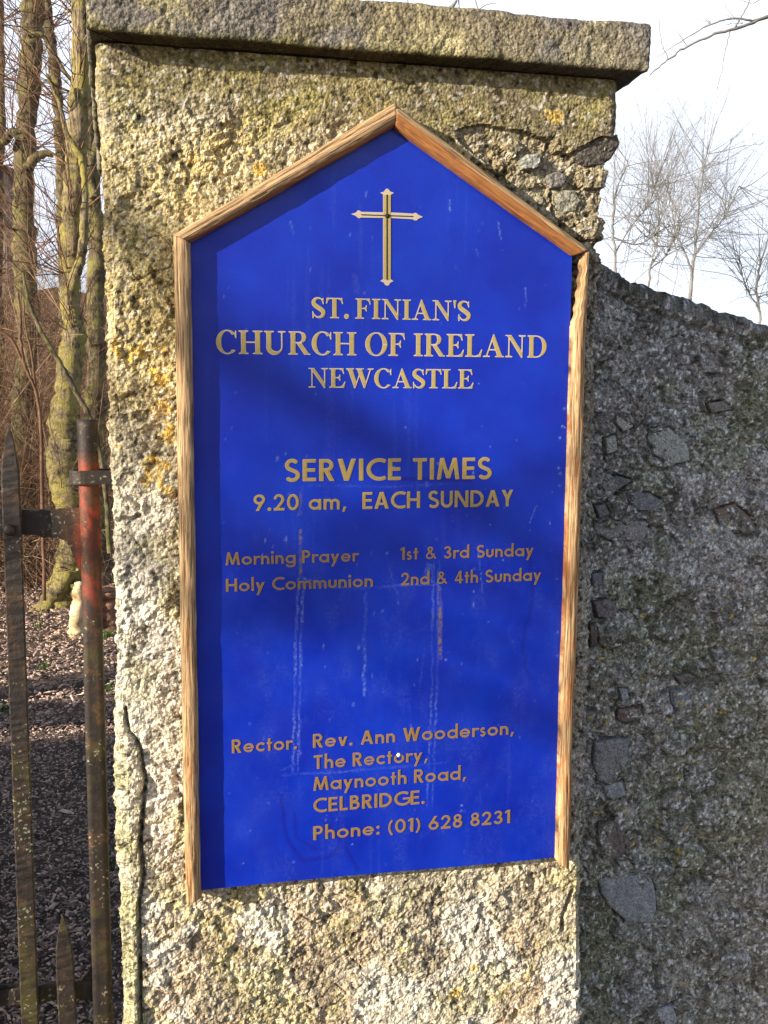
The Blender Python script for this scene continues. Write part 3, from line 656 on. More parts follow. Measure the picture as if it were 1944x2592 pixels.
    V = [(x, 0, z) for x, z in ring]+[(x, T, z) for x, z in ring]; n = len(ring); F = [(i, (i+1) % n, (i+1) % n+n, i+n) for i in range(n)]
    me = mesh('panel_edge', V, F); setcol(me, np.zeros((len(V), 3))); link('panel_edge', me, M_BOARD, board)
panel()
def beading(ins, ine, outs, oute, H, seed, varn, innoff=None, back=.026, endcut=(0, 0), label=None):
    ins, ine, outs, oute = [np.array(v, float) for v in (ins, ine, outs, oute)]
    Ln = np.linalg.norm(ine-ins); wd = np.linalg.norm(outs-ins); n = int(Ln/.0028); K = 22
    t = np.linspace(0, 1, n)
    prof = [(0.0, .0, 0)]+[(.5-.5*math.cos(a), .28+.72*math.sin(a)**.75, 1) for a in np.linspace(0.06, math.pi-.06, K)]+[(1.0, -.4, 0), (1.0, -1.0, 0)]
    P = np.zeros((n, len(prof), 3)); col = np.zeros((n, len(prof), 3)); uv = np.zeros((n, len(prof), 2))
    for j, (l, h, kk) in enumerate(prof):
        off = np.array([innoff(v) if innoff else 0 for v in t])/max(wd, 1e-6); ll = np.clip(off, 0, .8)+l*(1-np.clip(off, 0, .8))
        tt = t.copy()
        q = (ins[None]*(1-tt)[:, None]+ine[None]*tt[:, None])*(1-ll)[:, None]+(outs[None]*(1-tt)[:, None]+oute[None]*tt[:, None])*ll[:, None]
        if h >= 0: y = -H*h
        else: y = back*(-h)
        g = .0011*(fbm(t*Ln*25, t*0+l*26, 4, seed)-.5)*2*kk+.0022*(fbm(t*Ln*9, t*0+l*7, 3, seed+3)-.5)*kk
        crack = sstep(.66, .72, fbm(t*Ln*9+4, t*0+l*15, 3, seed+9))*.0022*kk
        side = .0016*(fbm(t*Ln*30, t*0+l*3, 3, seed+6)-.5)+.004*(fbm(t*Ln*3.1, t*0, 2, seed+16)-.5)
        dv = (outs-ins)/wd
        P[:, j, 0] = q[:, 0]+side*dv[0]; P[:, j, 2] = q[:, 1]+side*dv[1]; P[:, j, 1] = y-g+crack
        col[:, j, 0] = l; col[:, j, 1] = np.clip(varn(l, t)+0*t, 0, 1); col[:, j, 2] = .5; uv[:, j, 0] = t*Ln+seed; uv[:, j, 1] = l*wd*1.5+seed*.37
    for e, s in ((0, endcut[0]), (-1, endcut[1])):
        if s:
            L01 = np.array([p[0] for p in prof]); d = (ine-ins)/Ln*(1 if e == -1 else -1)
            w = np.linspace(0, 1, 6)
            for r_ in range(6):
                idx = r_ if e == 0 else -1-r_; P[idx, :, 0] += d[0]*s*L01*(1-w[r_]); P[idx, :, 2] += d[1]*s*L01*(1-w[r_])
    me = gridmesh('beading', P, True, col); m_ = len(prof)
    # end caps
    import bmesh
    bm = bmesh.new(); bm.from_mesh(me); bm.verts.ensure_lookup_table()
    for base in (0, (n-1)*m_):
        try: bm.faces.new([bm.verts[base+i] for i in range(m_)])
        except ValueError: pass
    bmesh.ops.recalc_face_normals(bm, faces=bm.faces); bm.to_mesh(me); bm.free()
    u = me.uv_layers.new(name='UV'); vi = np.zeros(len(me.loops), np.int32); me.loops.foreach_get('vertex_index', vi)
    u.data.foreach_set('uv', uv.reshape(-1, 2)[vi].astype(np.float32).ravel())
    return link('beading', me, M_STRIP, board)
FW_ = .0235
OL, OR = BXL-FW_, BXR+FW_+.0005
OSH_L = SH+.010; OSH_R = SH+.010; APO = APZ+.033
HB = .0200
beading((APX, APZ), (BXL, SH), (APX, APO), (OL, OSH_L), HB, 3, lambda l, t: sstep(.30, .10, l+0*t)*.55+.22)
beading((APX, APZ), (BXR, SH), (APX, APO), (OR, OSH_R), HB, 5, lambda l, t: sstep(.62, .42, l+0*t)*.62+.30)
beading((BXL, SH-.001), (BXL-.0005, BZ0-.004), (OL, OSH_L-.001), (OL, BZ0-.012), HB, 7, lambda l, t: .30+.08*(t > .55)+0*l, endcut=(0, 0))
beading((BXR+.0015, SH-.003), (BXR+.0005, BZ0-.002), (OR, OSH_R-.002), (OR-.002, BZ0-.018), HB, 9, lambda l, t: .40+.03*(t > .35)+0*l,
        innoff=lambda v: .013*max(0.0, 1-max(0, v-.02)/.085)**.6+.0015*math.sin(v*300)*(v < .1))

# ---- lettering: glyphs are distance fields of strokes and polygons, contoured into flat films
def d_stroke(X, Y, pts, w):
    pts = np.array(pts, float); ws = np.ones(len(pts))*w if np.isscalar(w) else np.interp(np.linspace(0, 1, len(pts)), np.linspace(0, 1, len(w)), w)
    best = np.full(X.shape, 9.0); n = len(pts)-1
    for i in range(n):
        a, b = pts[i], pts[i+1]; d = b-a; L2 = d@d+1e-12; tr = ((X-a[0])*d[0]+(Y-a[1])*d[1])/L2; t = np.clip(tr, 0, 1)
        q = np.hypot(X-a[0]-t*d[0], Y-a[1]-t*d[1])-(ws[i]*(1-t)+ws[i+1]*t)/2
        L_ = math.sqrt(L2); perp = np.abs((X-a[0])*d[1]-(Y-a[1])*d[0])/L_
        if i == 0: q = np.where(tr < 0, np.maximum(perp-ws[0]/2, -tr*L_), q)
        if i == n-1: q = np.where(tr > 1, np.maximum(perp-ws[-1]/2, (tr-1)*L_), q)
        best = np.minimum(best, q)
    return best
def d_poly(X, Y, pts):
    d = polydist(X, Y, list(pts)+[pts[0]]); return np.where(inpoly(X, Y, pts), -d, d)
def arc(cx, cy, rx, ry, a0, a1, n=28):
    return [(cx+rx*math.cos(math.radians(a)), cy+ry*math.sin(math.radians(a))) for a in np.linspace(a0, a1, n)]
S_ = .175; XH = .66; AS = 1.08; hs = S_/2; ht = .155
def ring(cx, cy, r, ry=None, w=ht): return ('s', arc(cx, cy, r-w/2, (ry or r)-w/2, 0, 360, 40)+arc(cx, cy, r-w/2, (ry or r)-w/2, 0, 12, 3), w)
def V_(x, y0=0, y1=1, w=S_): return ('p', [(x, y0), (x+w, y0), (x+w, y1), (x, y1)])
def H_(x0, x1, y, w=ht): return ('p', [(x0, y), (x1, y), (x1, y+w), (x0, y+w)])
def para(x0, y0, x1, y1, w=S_): return ('p', [(x0, y0), (x0+w, y0), (x1+w, y1), (x1, y1)])
def Spath(w, h): 
    r = h*.25; k = ht/2
    return arc(w*.5, h-.5*(h*.5+ht*.25)-0.0, w*.5-k*1.1, h*.25-k*.5+.0, 38, 230, 22)+arc(w*.5, .5*(h*.5+ht*.25), w*.5-k*.8, h*.25-k*.5, 50, -142, 22)
R3 = XH/2
SANS = {
 'I': (.175, [V_(0)]), 'E': (.52, [V_(0), H_(.1, .52, 0), H_(.1, .49, .43), H_(.1, .52, 1-ht)]), 'L': (.47, [V_(0), H_(.1, .47, 0)]),
 'H': (.70, [V_(0), V_(.525), H_(.1, .6, .43)]), 'T': (.56, [V_(.1925), H_(0, .56, 1-ht)]),
 'S': (.56, [('s', Spath(.56, 1.0), ht*1.06)]), 's': (.37, [('s', Spath(.37, XH), ht*.86)]),
 'R': (.60, [V_(0), ('s', [(.1, 1-ht/2)]+arc(.29, .715, .19, .285-ht/2, 90, -90)+[(.1, .43+ht/2)], ht), para(.40, 0, .17, .5, .20)]),
 'P': (.55, [V_(0), ('s', [(.1, 1-ht/2)]+arc(.28, .70, .19, .30-ht/2, 90, -90)+[(.1, .40+ht/2)], ht)]),
 'B': (.58, [V_(0), ('s', [(.1, 1-ht/2)]+arc(.27, .76, .16, .24-ht/2, 90, -90)+[(.1, .52+ht/2)], ht), ('s', [(.1, .59-ht/2)]+arc(.29, .295, .20, .295-ht/2, 90, -90)+[(.1, ht/2)], ht)]),
 'D': (.74, [V_(0), ('s', [(.1, 1-ht/2)]+arc(.24, .5, .41, .5-ht/2, 90, -90)+[(.1, ht/2)], ht*1.08)]),
 'C': (.74, [('s', arc(.52, .5, .43, .5-ht/2+.01, 58, 302, 36), ht*1.08)]),
 'G': (.84, [('s', arc(.52, .5, .43, .5-ht/2+.01, 50, 352, 40), ht*1.08), H_(.50, .94, .42, .14)]),
 'O': (1.0, [ring(.5, .5, .5)]), 'V': (.72, [para(0.0, 1, .255, 0, .20), para(.53, 1, .255, 0, .19)]),
 'A': (.76, [para(0, 0, .28, 1, .19), para(.565, 0, .285, 1, .195), H_(.18, .6, .22, .14)]),
 'Y': (.64, [para(0, 1, .235, .45, .20), para(.45, 1, .225, .42, .19), V_(.235, 0, .52)]),
 'N': (.74, [V_(0, w=.165), V_(.575, w=.165), para(.0, 1, .55, 0, .19)]),
 'M': (.92, [para(0, 0, .12, 1, .165), para(.755, 0, .635, 1, .165), para(.12, 1, .38, .05, .16), para(.64, 1, .38, .05, .16)]),
 'U': (.64, [('s', [(.0825, 1), (.0825, .36)]+arc(.32, .34, .2375, .34-ht/2, 180, 360)+[(.5575, .36), (.5575, 1)], .165)]),
 'W': (1.04, [para(0, 1, .22, 0, .19), para(.43, 1, .22, 0, .16), para(.45, 1, .63, 0, .16), para(.86, 1, .64, 0, .18)]),
 'a': (.66, [ring(.33, R3, R3), V_(.50, 0, XH, .16)]), 'd': (.66, [ring(.33, R3, R3), V_(.50, 0, AS, .16)]),
 'g': (.66, [ring(.33, R3, R3), V_(.50, -.05, XH, .16), ('s', [(.58, 0)]+arc(.33, -.05, .25, .19, 0, -165, 20), .145)]),
 'o': (.66, [ring(.33, R3, R3)]), 'e': (.66, [('s', [(.60, .33)]+arc(.33, R3, R3-ht/2, R3-ht/2, 4, 322, 36), ht*.95), H_(.08, .62, .27, .12)]),
 'c': (.54, [('s', arc(.33, R3, R3-ht/2, R3-ht/2, 50, 310, 34), ht)]),
 'n': (.54, [V_(0, 0, XH, .16), ('s', [(.08, .30)]+arc(.27, .36, .19, XH-.36-ht/2, 180, 0, 20)+[(.46, .36), (.46, 0)], .16)]),
 'h': (.54, [V_(0, 0, AS, .16), ('s', [(.08, .30)]+arc(.27, .36, .19, XH-.36-ht/2, 180, 0, 20)+[(.46, .36), (.46, 0)], .16)]),
 'm': (.86, [V_(0, 0, XH, .16), ('s', [(.08, .30)]+arc(.255, .38, .175, XH-.38-ht/2, 180, 0, 18)+[(.43, .36), (.43, 0)], .155), ('s', [(.43, .30)]+arc(.605, .38, .175, XH-.38-ht/2, 180, 0, 18)+[(.78, .36), (.78, 0)], .155)]),
 'u': (.54, [('s', [(.08, XH), (.08, .30)]+arc(.27, .28, .19, .28-ht/2, 180, 360, 20)+[(.46, .30), (.46, XH)], .16)]),
 'r': (.36, [V_(0, 0, XH, .16), ('s', [(.09, .36)]+arc(.30, .36, .21, XH-.36-ht/2, 180, 62, 14), .145)]),
 'i': (.17, [V_(.005, 0, XH, .16), ('c', .085, .90, .105)]), 'l': (.16, [V_(0, 0, AS, .16)]),
 't': (.33, [V_(.085, 0, .92, .16), H_(0, .33, XH-.14, .13)]), 'v': (.54, [para(0, XH, .175, 0, .18), para(.37, XH, .185, 0, .17)]),
 'y': (.56, [para(0, XH, .185, .05, .18), para(.39, XH, .03, -.33, .17)]),
 '0': (.62, [ring(.31, .5, .31, .5)]), '1': (.32, [V_(.145, 0, 1, .17), ('p', [(0, .74), (.02, .90), (.16, 1), (.2, 1), (.2, .86)])]),
 '2': (.58, [('s', arc(.28, .69, .20, .31-ht/2, 172, -22, 22)+[(.40, .46), (.14, .10)], ht), H_(0, .57, 0)]),
 '3': (.56, [('s', arc(.27, .735, .17, .265-ht/2, 160, -70, 22)+[(.26, .54)], ht*.95), ('s', [(.24, .535)]+arc(.27, .29, .20, .29-ht/2, 78, -160, 24), ht)]),
 '4': (.62, [V_(.34, 0, 1, .165), ('p', [(0, .20), (.34, 1), (.50, 1), (.17, .33), (.62, .33), (.62, .20)])]),
 '6': (.60, [ring(.30, .31, .30, .31), para(.03, .40, .32, 1, .18)]), '9': (.60, [ring(.30, .69, .30, .31), para(.10, 0, .39, .60, .18)]),
 '8': (.56, [ring(.28, .745, .235, .255, ht*.9), ring(.28, .285, .28, .29)]),
 '.': (.20, [('c', .10, .09, .105)]), ',': (.22, [('p', [(.08, .16), (.24, .16), (.13, -.16), (.01, -.16)])]), ':': (.20, [('c', .10, .09, .105), ('c', .10, .54, .105)]),
 '(': (.28, [('s', arc(.62, .42, .55, .75, 135, 225, 20), .13)]), ')': (.28, [('s', arc(-.34, .42, .55, .75, 45, -45, 20), .13)]),
 '&': (.70, [('s', [(.68, .03), (.24, .62)]+arc(.30, .80, .135, .135, 205, -30, 20)+[(.36, .62), (.18, .50)]+arc(.25, .25, .19, .19, 125, 290, 20)+[(.44, .14), (.58, .42)], .125)]),
}
hb = .052; tb = .215      # hairline and stem of the serif face
def SF(x, y, w, up=1):
    return ('p', [(x-w/2, y), (x+w/2, y), (x+w/2, y+up*hb*.9), (x+tb*.62, y+up*hb*1.2), (x+tb*.5, y+up*.12), (x-tb*.5, y+up*.12), (x-tb*.62, y+up*hb*1.2), (x-w/2, y+up*hb*.9)])
def SFh(x, y, w, up=1):
    return ('p', [(x-w/2, y), (x+w/2, y), (x+w/2, y+up*hb*.9), (x+.05, y+up*.08), (x-.05, y+up*.08), (x-w/2, y+up*hb*.9)])
def ST(x, y0=0, y1=1): return ('p', [(x-tb/2, y0), (x+tb/2, y0), (x+tb/2, y1), (x-tb/2, y1)])
def HL(x, y0=0, y1=1): return ('p', [(x-hb*.6, y0), (x+hb*.6, y0), (x+hb*.6, y1), (x-hb*.6, y1)])
def oval(cx, cy, rx, ry, tw, hw, a0=0, a1=360, n=48):
    o = []; i = []
    for a in np.linspace(a0, a1, n):
        c, s = math.cos(math.radians(a)), math.sin(math.radians(a)); o.append((cx+rx*c, cy+ry*s)); i.append((cx+(rx-tw)*c, cy+(ry-hw)*s))
    return ('p', o+i[::-1])
EARM = [('p', [(.20, 1), (.74, 1), (.77, .70), (.735, .70), (.66, .88), (.52, .945), (.20, .945)]), ('p', [(.25, .54), (.40, .54), (.50, .57), (.545, .68), (.58, .68), (.58, .36), (.545, .36), (.50, .46), (.40, .49), (.25, .49)])]
SERIF = {
 'I': (.44, [ST(.22), SF(.22, 0, .44), SF(.22, 1, .44, -1)]),
 'T': (.84, [ST(.42), SF(.42, 0, .46), ('p', [(0, .70), (.035, .70), (.10, .87), (.24, .945), (.60, .945), (.74, .87), (.805, .70), (.84, .70), (.82, 1), (.02, 1)])]),
 'F': (.78, [ST(.22), SF(.22, 0, .46), SF(.22, 1, .44, -1)]+EARM),
 'E': (.84, [ST(.22), SF(.22, 0, .44), SF(.22, 1, .44, -1)]+EARM+[('p', [(.20, 0), (.78, 0), (.84, .32), (.80, .32), (.68, .11), (.52, .055), (.20, .055)])]),
 'L': (.82, [ST(.22), SF(.22, 0, .44), SF(.22, 1, .46, -1), ('p', [(.20, 0), (.76, 0), (.82, .34), (.78, .34), (.66, .11), (.50, .055), (.20, .055)])]),
 'H': (1.06, [ST(.22), ST(.84), SF(.22, 0, .44), SF(.22, 1, .44, -1), SF(.84, 0, .44), SF(.84, 1, .44, -1), ('p', [(.2, .475), (.86, .475), (.86, .535), (.2, .535)])]),
 'U': (1.02, [('s', [(.22, 1), (.22, .36)]+arc(.50, .33, .29, .27, 180, 360, 28)+[(.79, .40), (.79, 1)], [.215, .215, .215, .20, .16, .11, .07, .06, .06]), SF(.22, 1, .44, -1), SFh(.79, 1, .34, -1)]),
 'N': (1.02, [HL(.19), HL(.83), ('p', [(.03, 1), (.30, 1), (.86, .22), (.86, -.02), (.80, -.02), (.16, .90)]), SFh(.19, 0, .36), SFh(.83, 1, .36, -1), ('p', [(0, 1), (.22, 1), (.22, .955), (0, .955)])]),
 'A': (1.00, [('p', [(.47, 1.02), (.52, 1.02), (.93, .03), (.69, .03), (.40, .78)]), ('p', [(.47, 1.02), (.505, .92), (.19, .03), (.13, .03)]), ('p', [(.25, .30), (.74, .30), (.74, .36), (.27, .36)]), SFh(.16, 0, .34), SF(.79, 0, .44)]),
 'W': (1.42, [('p', [(.08, .98), (.32, .98), (.54, .30), (.47, -.02), (.42, -.02)]), ('p', [(.55, .98), (.80, .98), (1.03, .30), (.96, -.02), (.91, -.02)]), ('p', [(.42, -.02), (.48, -.02), (.76, .80), (.72, .85)]), ('p', [(.91, -.02), (.97, -.02), (1.29, .98), (1.23, .98)]),
      SF(.20, 1, .42, -1), ('p', [(.48, 1), (.92, 1), (.92, .955), (.48, .955)]), SFh(1.26, 1, .32, -1)]),
 'C': (.92, [oval(.49, .5, .49, .52, .225, .06, 42, 318, 50), ('p', [(.80, .80), (.84, 1.0), (.88, 1.0), (.885, .66), (.845, .66)])]),
 'O': (1.02, [oval(.51, .5, .51, .52, .225, .055)]),
 'D': (.98, [ST(.22), SF(.22, 0, .40), SF(.22, 1, .40, -1), ('s', [(.18, .972), (.44, .972)]+arc(.46, .5, .40, .468, 84, -84, 30)+[(.44, .028), (.18, .028)], [.055, .055, .09, .17, .215, .215, .17, .09, .055, .055])]),
 'R': (1.00, [ST(.22), SF(.22, 0, .44), SF(.22, 1, .40, -1), ('s', [(.20, .972), (.44, .972)]+arc(.45, .745, .26, .228, 84, -84, 24)+[(.44, .517), (.28, .517)], [.055, .055, .10, .18, .20, .18, .10, .055, .055]),
      ('p', [(.36, .52), (.60, .50), (.93, .045), (1.0, .045), (1.0, 0), (.72, 0)])]),
 'S': (.68, [('s', arc(.35, .755, .235, .215, 20, 200, 24)+[(.20, .60), (.47, .42)]+arc(.36, .25, .235, .215, 25, -165, 24), [.06, .06, .09, .15, .205, .22, .205, .16, .10, .065, .06]),
      ('p', [(.555, .98), (.60, .98), (.615, .67), (.575, .67), (.50, .86)]), ('p', [(.055, -.02), (.09, -.02), (.17, .10), (.08, .33), (.04, .33)])]),
 '.': (.26, [('c', .13, .10, .125)]), "'": (.20, [('p', [(.02, 1.02), (.19, 1.02), (.13, .62), (.08, .62)])]),
}
_cache = {}
def glyph(face, ch, inset):
    key = (id(face), ch, inset)
    if key in _cache: return _cache[key]
    adv, parts = face[ch]; st = .024
    xs = np.arange(-.10, adv+.16, st); ys = np.arange(-.46, 1.20, st); X, Y = np.meshgrid(xs, ys); D = np.full(X.shape, 9.0)
    for p in parts:
        if p[0] == 's': d = d_stroke(X, Y, p[1], p[2])
        elif p[0] == 'p': d = d_poly(X, Y, p[1])
        else: d = np.hypot(X-p[1], Y-p[2])-p[3]
        D = np.minimum(D, d)
    D = D+inset; V = []; F = []
    ny, nx = D.shape; I = D < 0
    for j in range(ny-1):
        i = 0
        while i < nx-1:
            k = (I[j, i], I[j, i+1], I[j+1, i+1], I[j+1, i])
            if all(k):
                i0 = i
                while i < nx-1 and I[j, i] and I[j, i+1] and I[j+1, i+1] and I[j+1, i]: i += 1
                b = len(V); V += [(xs[i0], ys[j]), (xs[i], ys[j]), (xs[i], ys[j+1]), (xs[i0], ys[j+1])]; F.append((b, b+1, b+2, b+3)); continue
            if any(k):
                c = [(xs[i], ys[j], D[j, i]), (xs[i+1], ys[j], D[j, i+1]), (xs[i+1], ys[j+1], D[j+1, i+1]), (xs[i], ys[j+1], D[j+1, i])]; out = []
                for q in range(4):
                    a, b2 = c[q], c[(q+1) % 4]
                    if a[2] < 0: out.append((a[0], a[1]))
                    if (a[2] < 0) != (b2[2] < 0):
                        t = a[2]/(a[2]-b2[2]); out.append((a[0]+(b2[0]-a[0])*t, a[1]+(b2[1]-a[1])*t))
                if len(out) >= 3:
                    b = len(V); V += out; F.append(tuple(range(b, b+len(out))))
            i += 1
    _cache[key] = (np.array(V) if V else np.zeros((0, 2)), F, adv); return _cache[key]
def textline(face, txt, left, right, cap_px, mats, track=.11, space=.42, edge=.03, name='lettering'):
    """left/right: photo pixels of the two ends of the baseline; cap_px: height of the capitals there"""
    a, b = at(*left), at(*right); z0 = (a[2]+b[2])/2; H = abs(at(left[0], left[1]-cap_px)[2]-a[2])*.5+abs(at(right[0], right[1]-cap_px)[2]-b[2])*.5
    x = 0; pos = []
    for ch in txt:
        if ch == ' ': x += space; continue
        pos.append((ch, x)); x += face[ch][0]+track
    tot = pos[-1][1]+face[pos[-1][0]][0]; sx = (b[0]-a[0])/tot
    V, F, MI = [], [], []
    for mi, (ins, y) in enumerate(((0.0, -.0008), (edge, -.0011))):
        for ch, x in pos:
            gv, gf, adv = glyph(face, ch, ins); n = len(V)
            for q in gv: V.append((a[0]+(q[0]+x)*sx, y, z0+q[1]*H))
            for f in gf: F.append(tuple(n+k for k in f)); MI.append(mi)
    me = mesh(name, V, F); me.polygons.foreach_set('material_index', MI)
    o = link(name, me, [mats[1], mats[0]], board); o['label'] = 'gold lettering reading ' + txt
    return H, sx
G1, G2, G3 = (M_GOLD, M_GOLDEDGE), (M_GOLD2, M_GOLDEDGE2), (M_GOLD3, M_GOLDEDGE3)
textline(SERIF, "ST. FINIAN'S", (788, 806), (1190, 811), 51, G1, .05, .26)
textline(SERIF, "CHURCH OF IRELAND", (547, 896), (1383, 905), 58, G1, .05, .34)
textline(SERIF, "NEWCASTLE", (780, 981), (1198, 983.5), 49, G1, .03)
textline(SANS, "SERVICE TIMES", (721, 1219), (1243, 1211.5), 55, G2, .115, .36)
textline(SANS, "9.20 am,", (642, 1293), (876, 1289), 41, G2, .115, .40)
textline(SANS, "EACH SUNDAY", (917, 1288.5), (1298, 1281), 42, G2, .10, .34)
textline(SANS, "Morning Prayer", (571, 1431), (906, 1420.5), 32, G3, .105, .30)
textline(SANS, "1st & 3rd Sunday", (1013, 1417.5), (1350, 1406.5), 31, G3, .105, .42)
textline(SANS, "Holy Communion", (572, 1498), (944, 1484.5), 32, G3, .105, .34)
textline(SANS, "2nd & 4th Sunday", (1015, 1483), (1369, 1467.5), 31, G3, .105, .42)
textline(SANS, "Rector.", (587, 1906), (752, 1895.5), 34, G3, .115)
textline(SANS, "Rev. Ann Wooderson,", (792, 1892.5), (1300, 1858), 34, G3, .115, .36)
textline(SANS, "The Rectory,", (794, 1945), (1082, 1927), 34, G3, .11, .30)
textline(SANS, "Maynooth Road,", (793, 1999.5), (1179, 1973.5), 34, G3, .11, .34)
textline(SANS, "CELBRIDGE.", (793, 2054.5), (1075, 2035.5), 35, G3, .11)
textline(SANS, "Phone: (01) 628 8231", (793, 2125.5), (1291, 2083), 34, G3, .12, .36)
def cross():
    c = at(979, 546); m = .00058; X = lambda px, py: (at(px, py)[0], at(px, py)[2])
    q = lambda x, y: (850+x/6.144, 440+y/6.144)
    up = [(735, 600), (735, 320), (715, 312), (690, 292), (740, 282), (775, 240), (795, 230), (815, 240), (850, 280), (902, 295), (880, 312), (857, 322), (855, 600)]
    rt = [(1200, 620), (1225, 608), (1250, 612), (1285, 640), (1355, 672), (1290, 695), (1250, 728), (1215, 722), (1200, 708), (855, 688)]
    dn = [(855, 1640), (895, 1672), (850, 1690), (820, 1735), (795, 1740), (770, 1730), (745, 1690), (687, 1668), (735, 1640), (735, 686)]
    lf = [(390, 680), (370, 692), (345, 688), (310, 655), (235, 627), (310, 605), (340, 570), (370, 572), (392, 592)]
    pts = [X(*q(*p)) for p in up+rt+dn+lf]
    V = [(x, -.0008, z) for x, z in pts]; n = len(V); V += [(x, .001, z) for x, z in pts]
    F = [tuple(range(n))]+[(i, (i+1) % n, (i+1) % n+n, i+n) for i in range(n)]
    o = link('cross', mesh('cross', V, F), M_GOLDEDGE, board)
    def strip(pts, w, y, mt, nm):
        V, F = [], []
        for (p0, p1) in pts:
            a = np.array(X(*q(*p0))); b = np.array(X(*q(*p1))); d = (b-a)/np.linalg.norm(b-a); nrm = np.array([-d[1], d[0]])*w/2; i = len(V)
            V += [(v[0], y, v[1]) for v in (a-nrm, b-nrm, b+nrm, a+nrm)]; F.append((i, i+1, i+2, i+3))
        link(nm, mesh(nm, V, F), mt, o)
    g = .0052
    strip([((762, 330), (762, 1640)), ((828, 330), (828, 1640))], .0042, -.0011, M_GOLD, 'gold_fill')
    strip([((796, 325), (796, 1650))], .0019, -.0014, M_BLACK, 'dark_line')
    strip([((392, 637), (762, 650)), ((830, 652), (1198, 664))], .0013, -.0014, M_BLACK, 'dark_line')
    for nm, (px, py), mt, r in (('screw_hole', q(800, 655), M_BLACK, .0042), ('screw', (1009, 1911), M_SCREW, .0034)):
        p = at(px, py); V = [(p[0], -.0024, p[2])]; k = 12
        V += [(p[0]+r*.7*math.cos(2*math.pi*i/k), -.0022, p[2]+r*.7*math.sin(2*math.pi*i/k)) for i in range(k)]+[(p[0]+r*math.cos(2*math.pi*i/k), -.0003, p[2]+r*math.sin(2*math.pi*i/k)) for i in range(k)]
        F = [(0, 1+i, 1+(i+1) % k) for i in range(k)]+[(1+i, 1+k+i, 1+k+(i+1) % k, 1+(i+1) % k) for i in range(k)]
        link(nm, mesh(nm, V, F, True), mt, board)
cross()

# ------------------------------------------------------------------ iron gate
GY = .17
gate = empty('iron_gate', (-.75, GY, 0), 'rusted wrought iron gate with pointed pickets hung beside the pier', 'gate')
def flatbar(name, a, b, w, th, tip=0.0, mt=M_IRON, parent=gate, wob=.0006, xdir=(1, 0, 0)):
    """bar from a (bottom) to b (top); leaf-shaped point of length tip"""
    a = np.array(a, float); b = np.array(b, float); L_ = np.linalg.norm(b-a); d = (b-a)/L_; x = np.array(xdir, float); y = np.cross(x, d)
    n = max(6, int(L_/.006)); P = []
    for i in range(n):
        t = i/(n-1); s = L_*(1-t); k = 1.0
        if tip and s < tip: k = max(.04, math.sin((s/tip)*math.pi/2)**.85)
        ww = w/2*k*(1+random.uniform(-.02, .02)); tt = th/2*(max(k, .35)); c = a+(b-a)*t
        r = [(-ww, -tt*.6), (-ww*.86, -tt), (ww*.86, -tt), (ww, -tt*.6), (ww, tt*.6), (ww*.86, tt), (-ww*.86, tt), (-ww, tt*.6), (-ww, -tt*.6)]
        P.append([c+x*(u+random.uniform(-wob, wob))-np.array([0, 1, 0])*(-v+random.uniform(-wob, wob)) for u, v in r])
    P = np.array(P); P[:, -1] = P[:, 0]
    # closed ends
    P = np.concatenate([P[:1]*0+P[:1].mean(1, keepdims=True), P, P[-1:]*0+P[-1:].mean(1, keepdims=True)])
    return link(name, gridmesh(name, P, False), mt, parent)
def vpt(px, py, Y): return at(px, py, Y)
pk = .0262
for k in range(8):
    top = vpt(22, 1075, GY-.02)+np.array([-.145*k if k else 0, 0, 0]); bot = vpt(77, 2592, GY-.02)+np.array([-.145*k if k else 0, 0, 0])
    d = (bot-top)/(top[2]-bot[2]); base = top+d*(top[2]-.08); flatbar('picket', base, top, .0275, .009, .095)
for k in range(8):
    top = vpt(158, 2318, GY-.02)+np.array([-.145*k, 0, 0]); flatbar('dog_bar', (top[0]+.008, GY-.02, .08), top, .0285, .009, .085)
def hingepost():
    p0 = vpt(221, 1062, GY); p1 = vpt(262, 2592, GY); d = (p1-p0)/(p0[2]-p1[2]); zs = np.linspace(p0[2], .03, 150); V = []; K = 16; col = []
    for zz in [zs[0]]+list(zs):
        c = p0+d*(p0[2]-zz); r = .0158; sq = sstep(1.25, 1.10, np.array(zz))
        row = []
        for i in range(K+1):
            a = 2*math.pi*(i % K)/K; u, v = math.cos(a), math.sin(a); m = max(abs(u), abs(v))
            rr = r*((1-sq)+sq/m*.94)*(1+.03*(fbm(np.array([zz*40.]), np.array([float(i % K)]), 3, 5)[0]-.5)*2); row.append(c+np.array([u*rr, v*rr, 0]))
        V.append(row)
        red = float(sstep(1.10, 1.33, np.array(zz)))*float(sstep(1.455, 1.43, np.array(zz)))
        col.append([[red*(.25+.75*float(fbm(np.array([zz*30.]), np.array([i*.5]), 3, 8)[0] > .50 or zz > 1.385))]*3 for i in range(K+1)])
    V = np.array(V); V[0] = V[0].mean(0, keepdims=True); V[1:, -1] = V[1:, 0]
    link('hinge_post', gridmesh('hinge_post', V, True, np.array(col)), M_IRONRED, gate)
hingepost()
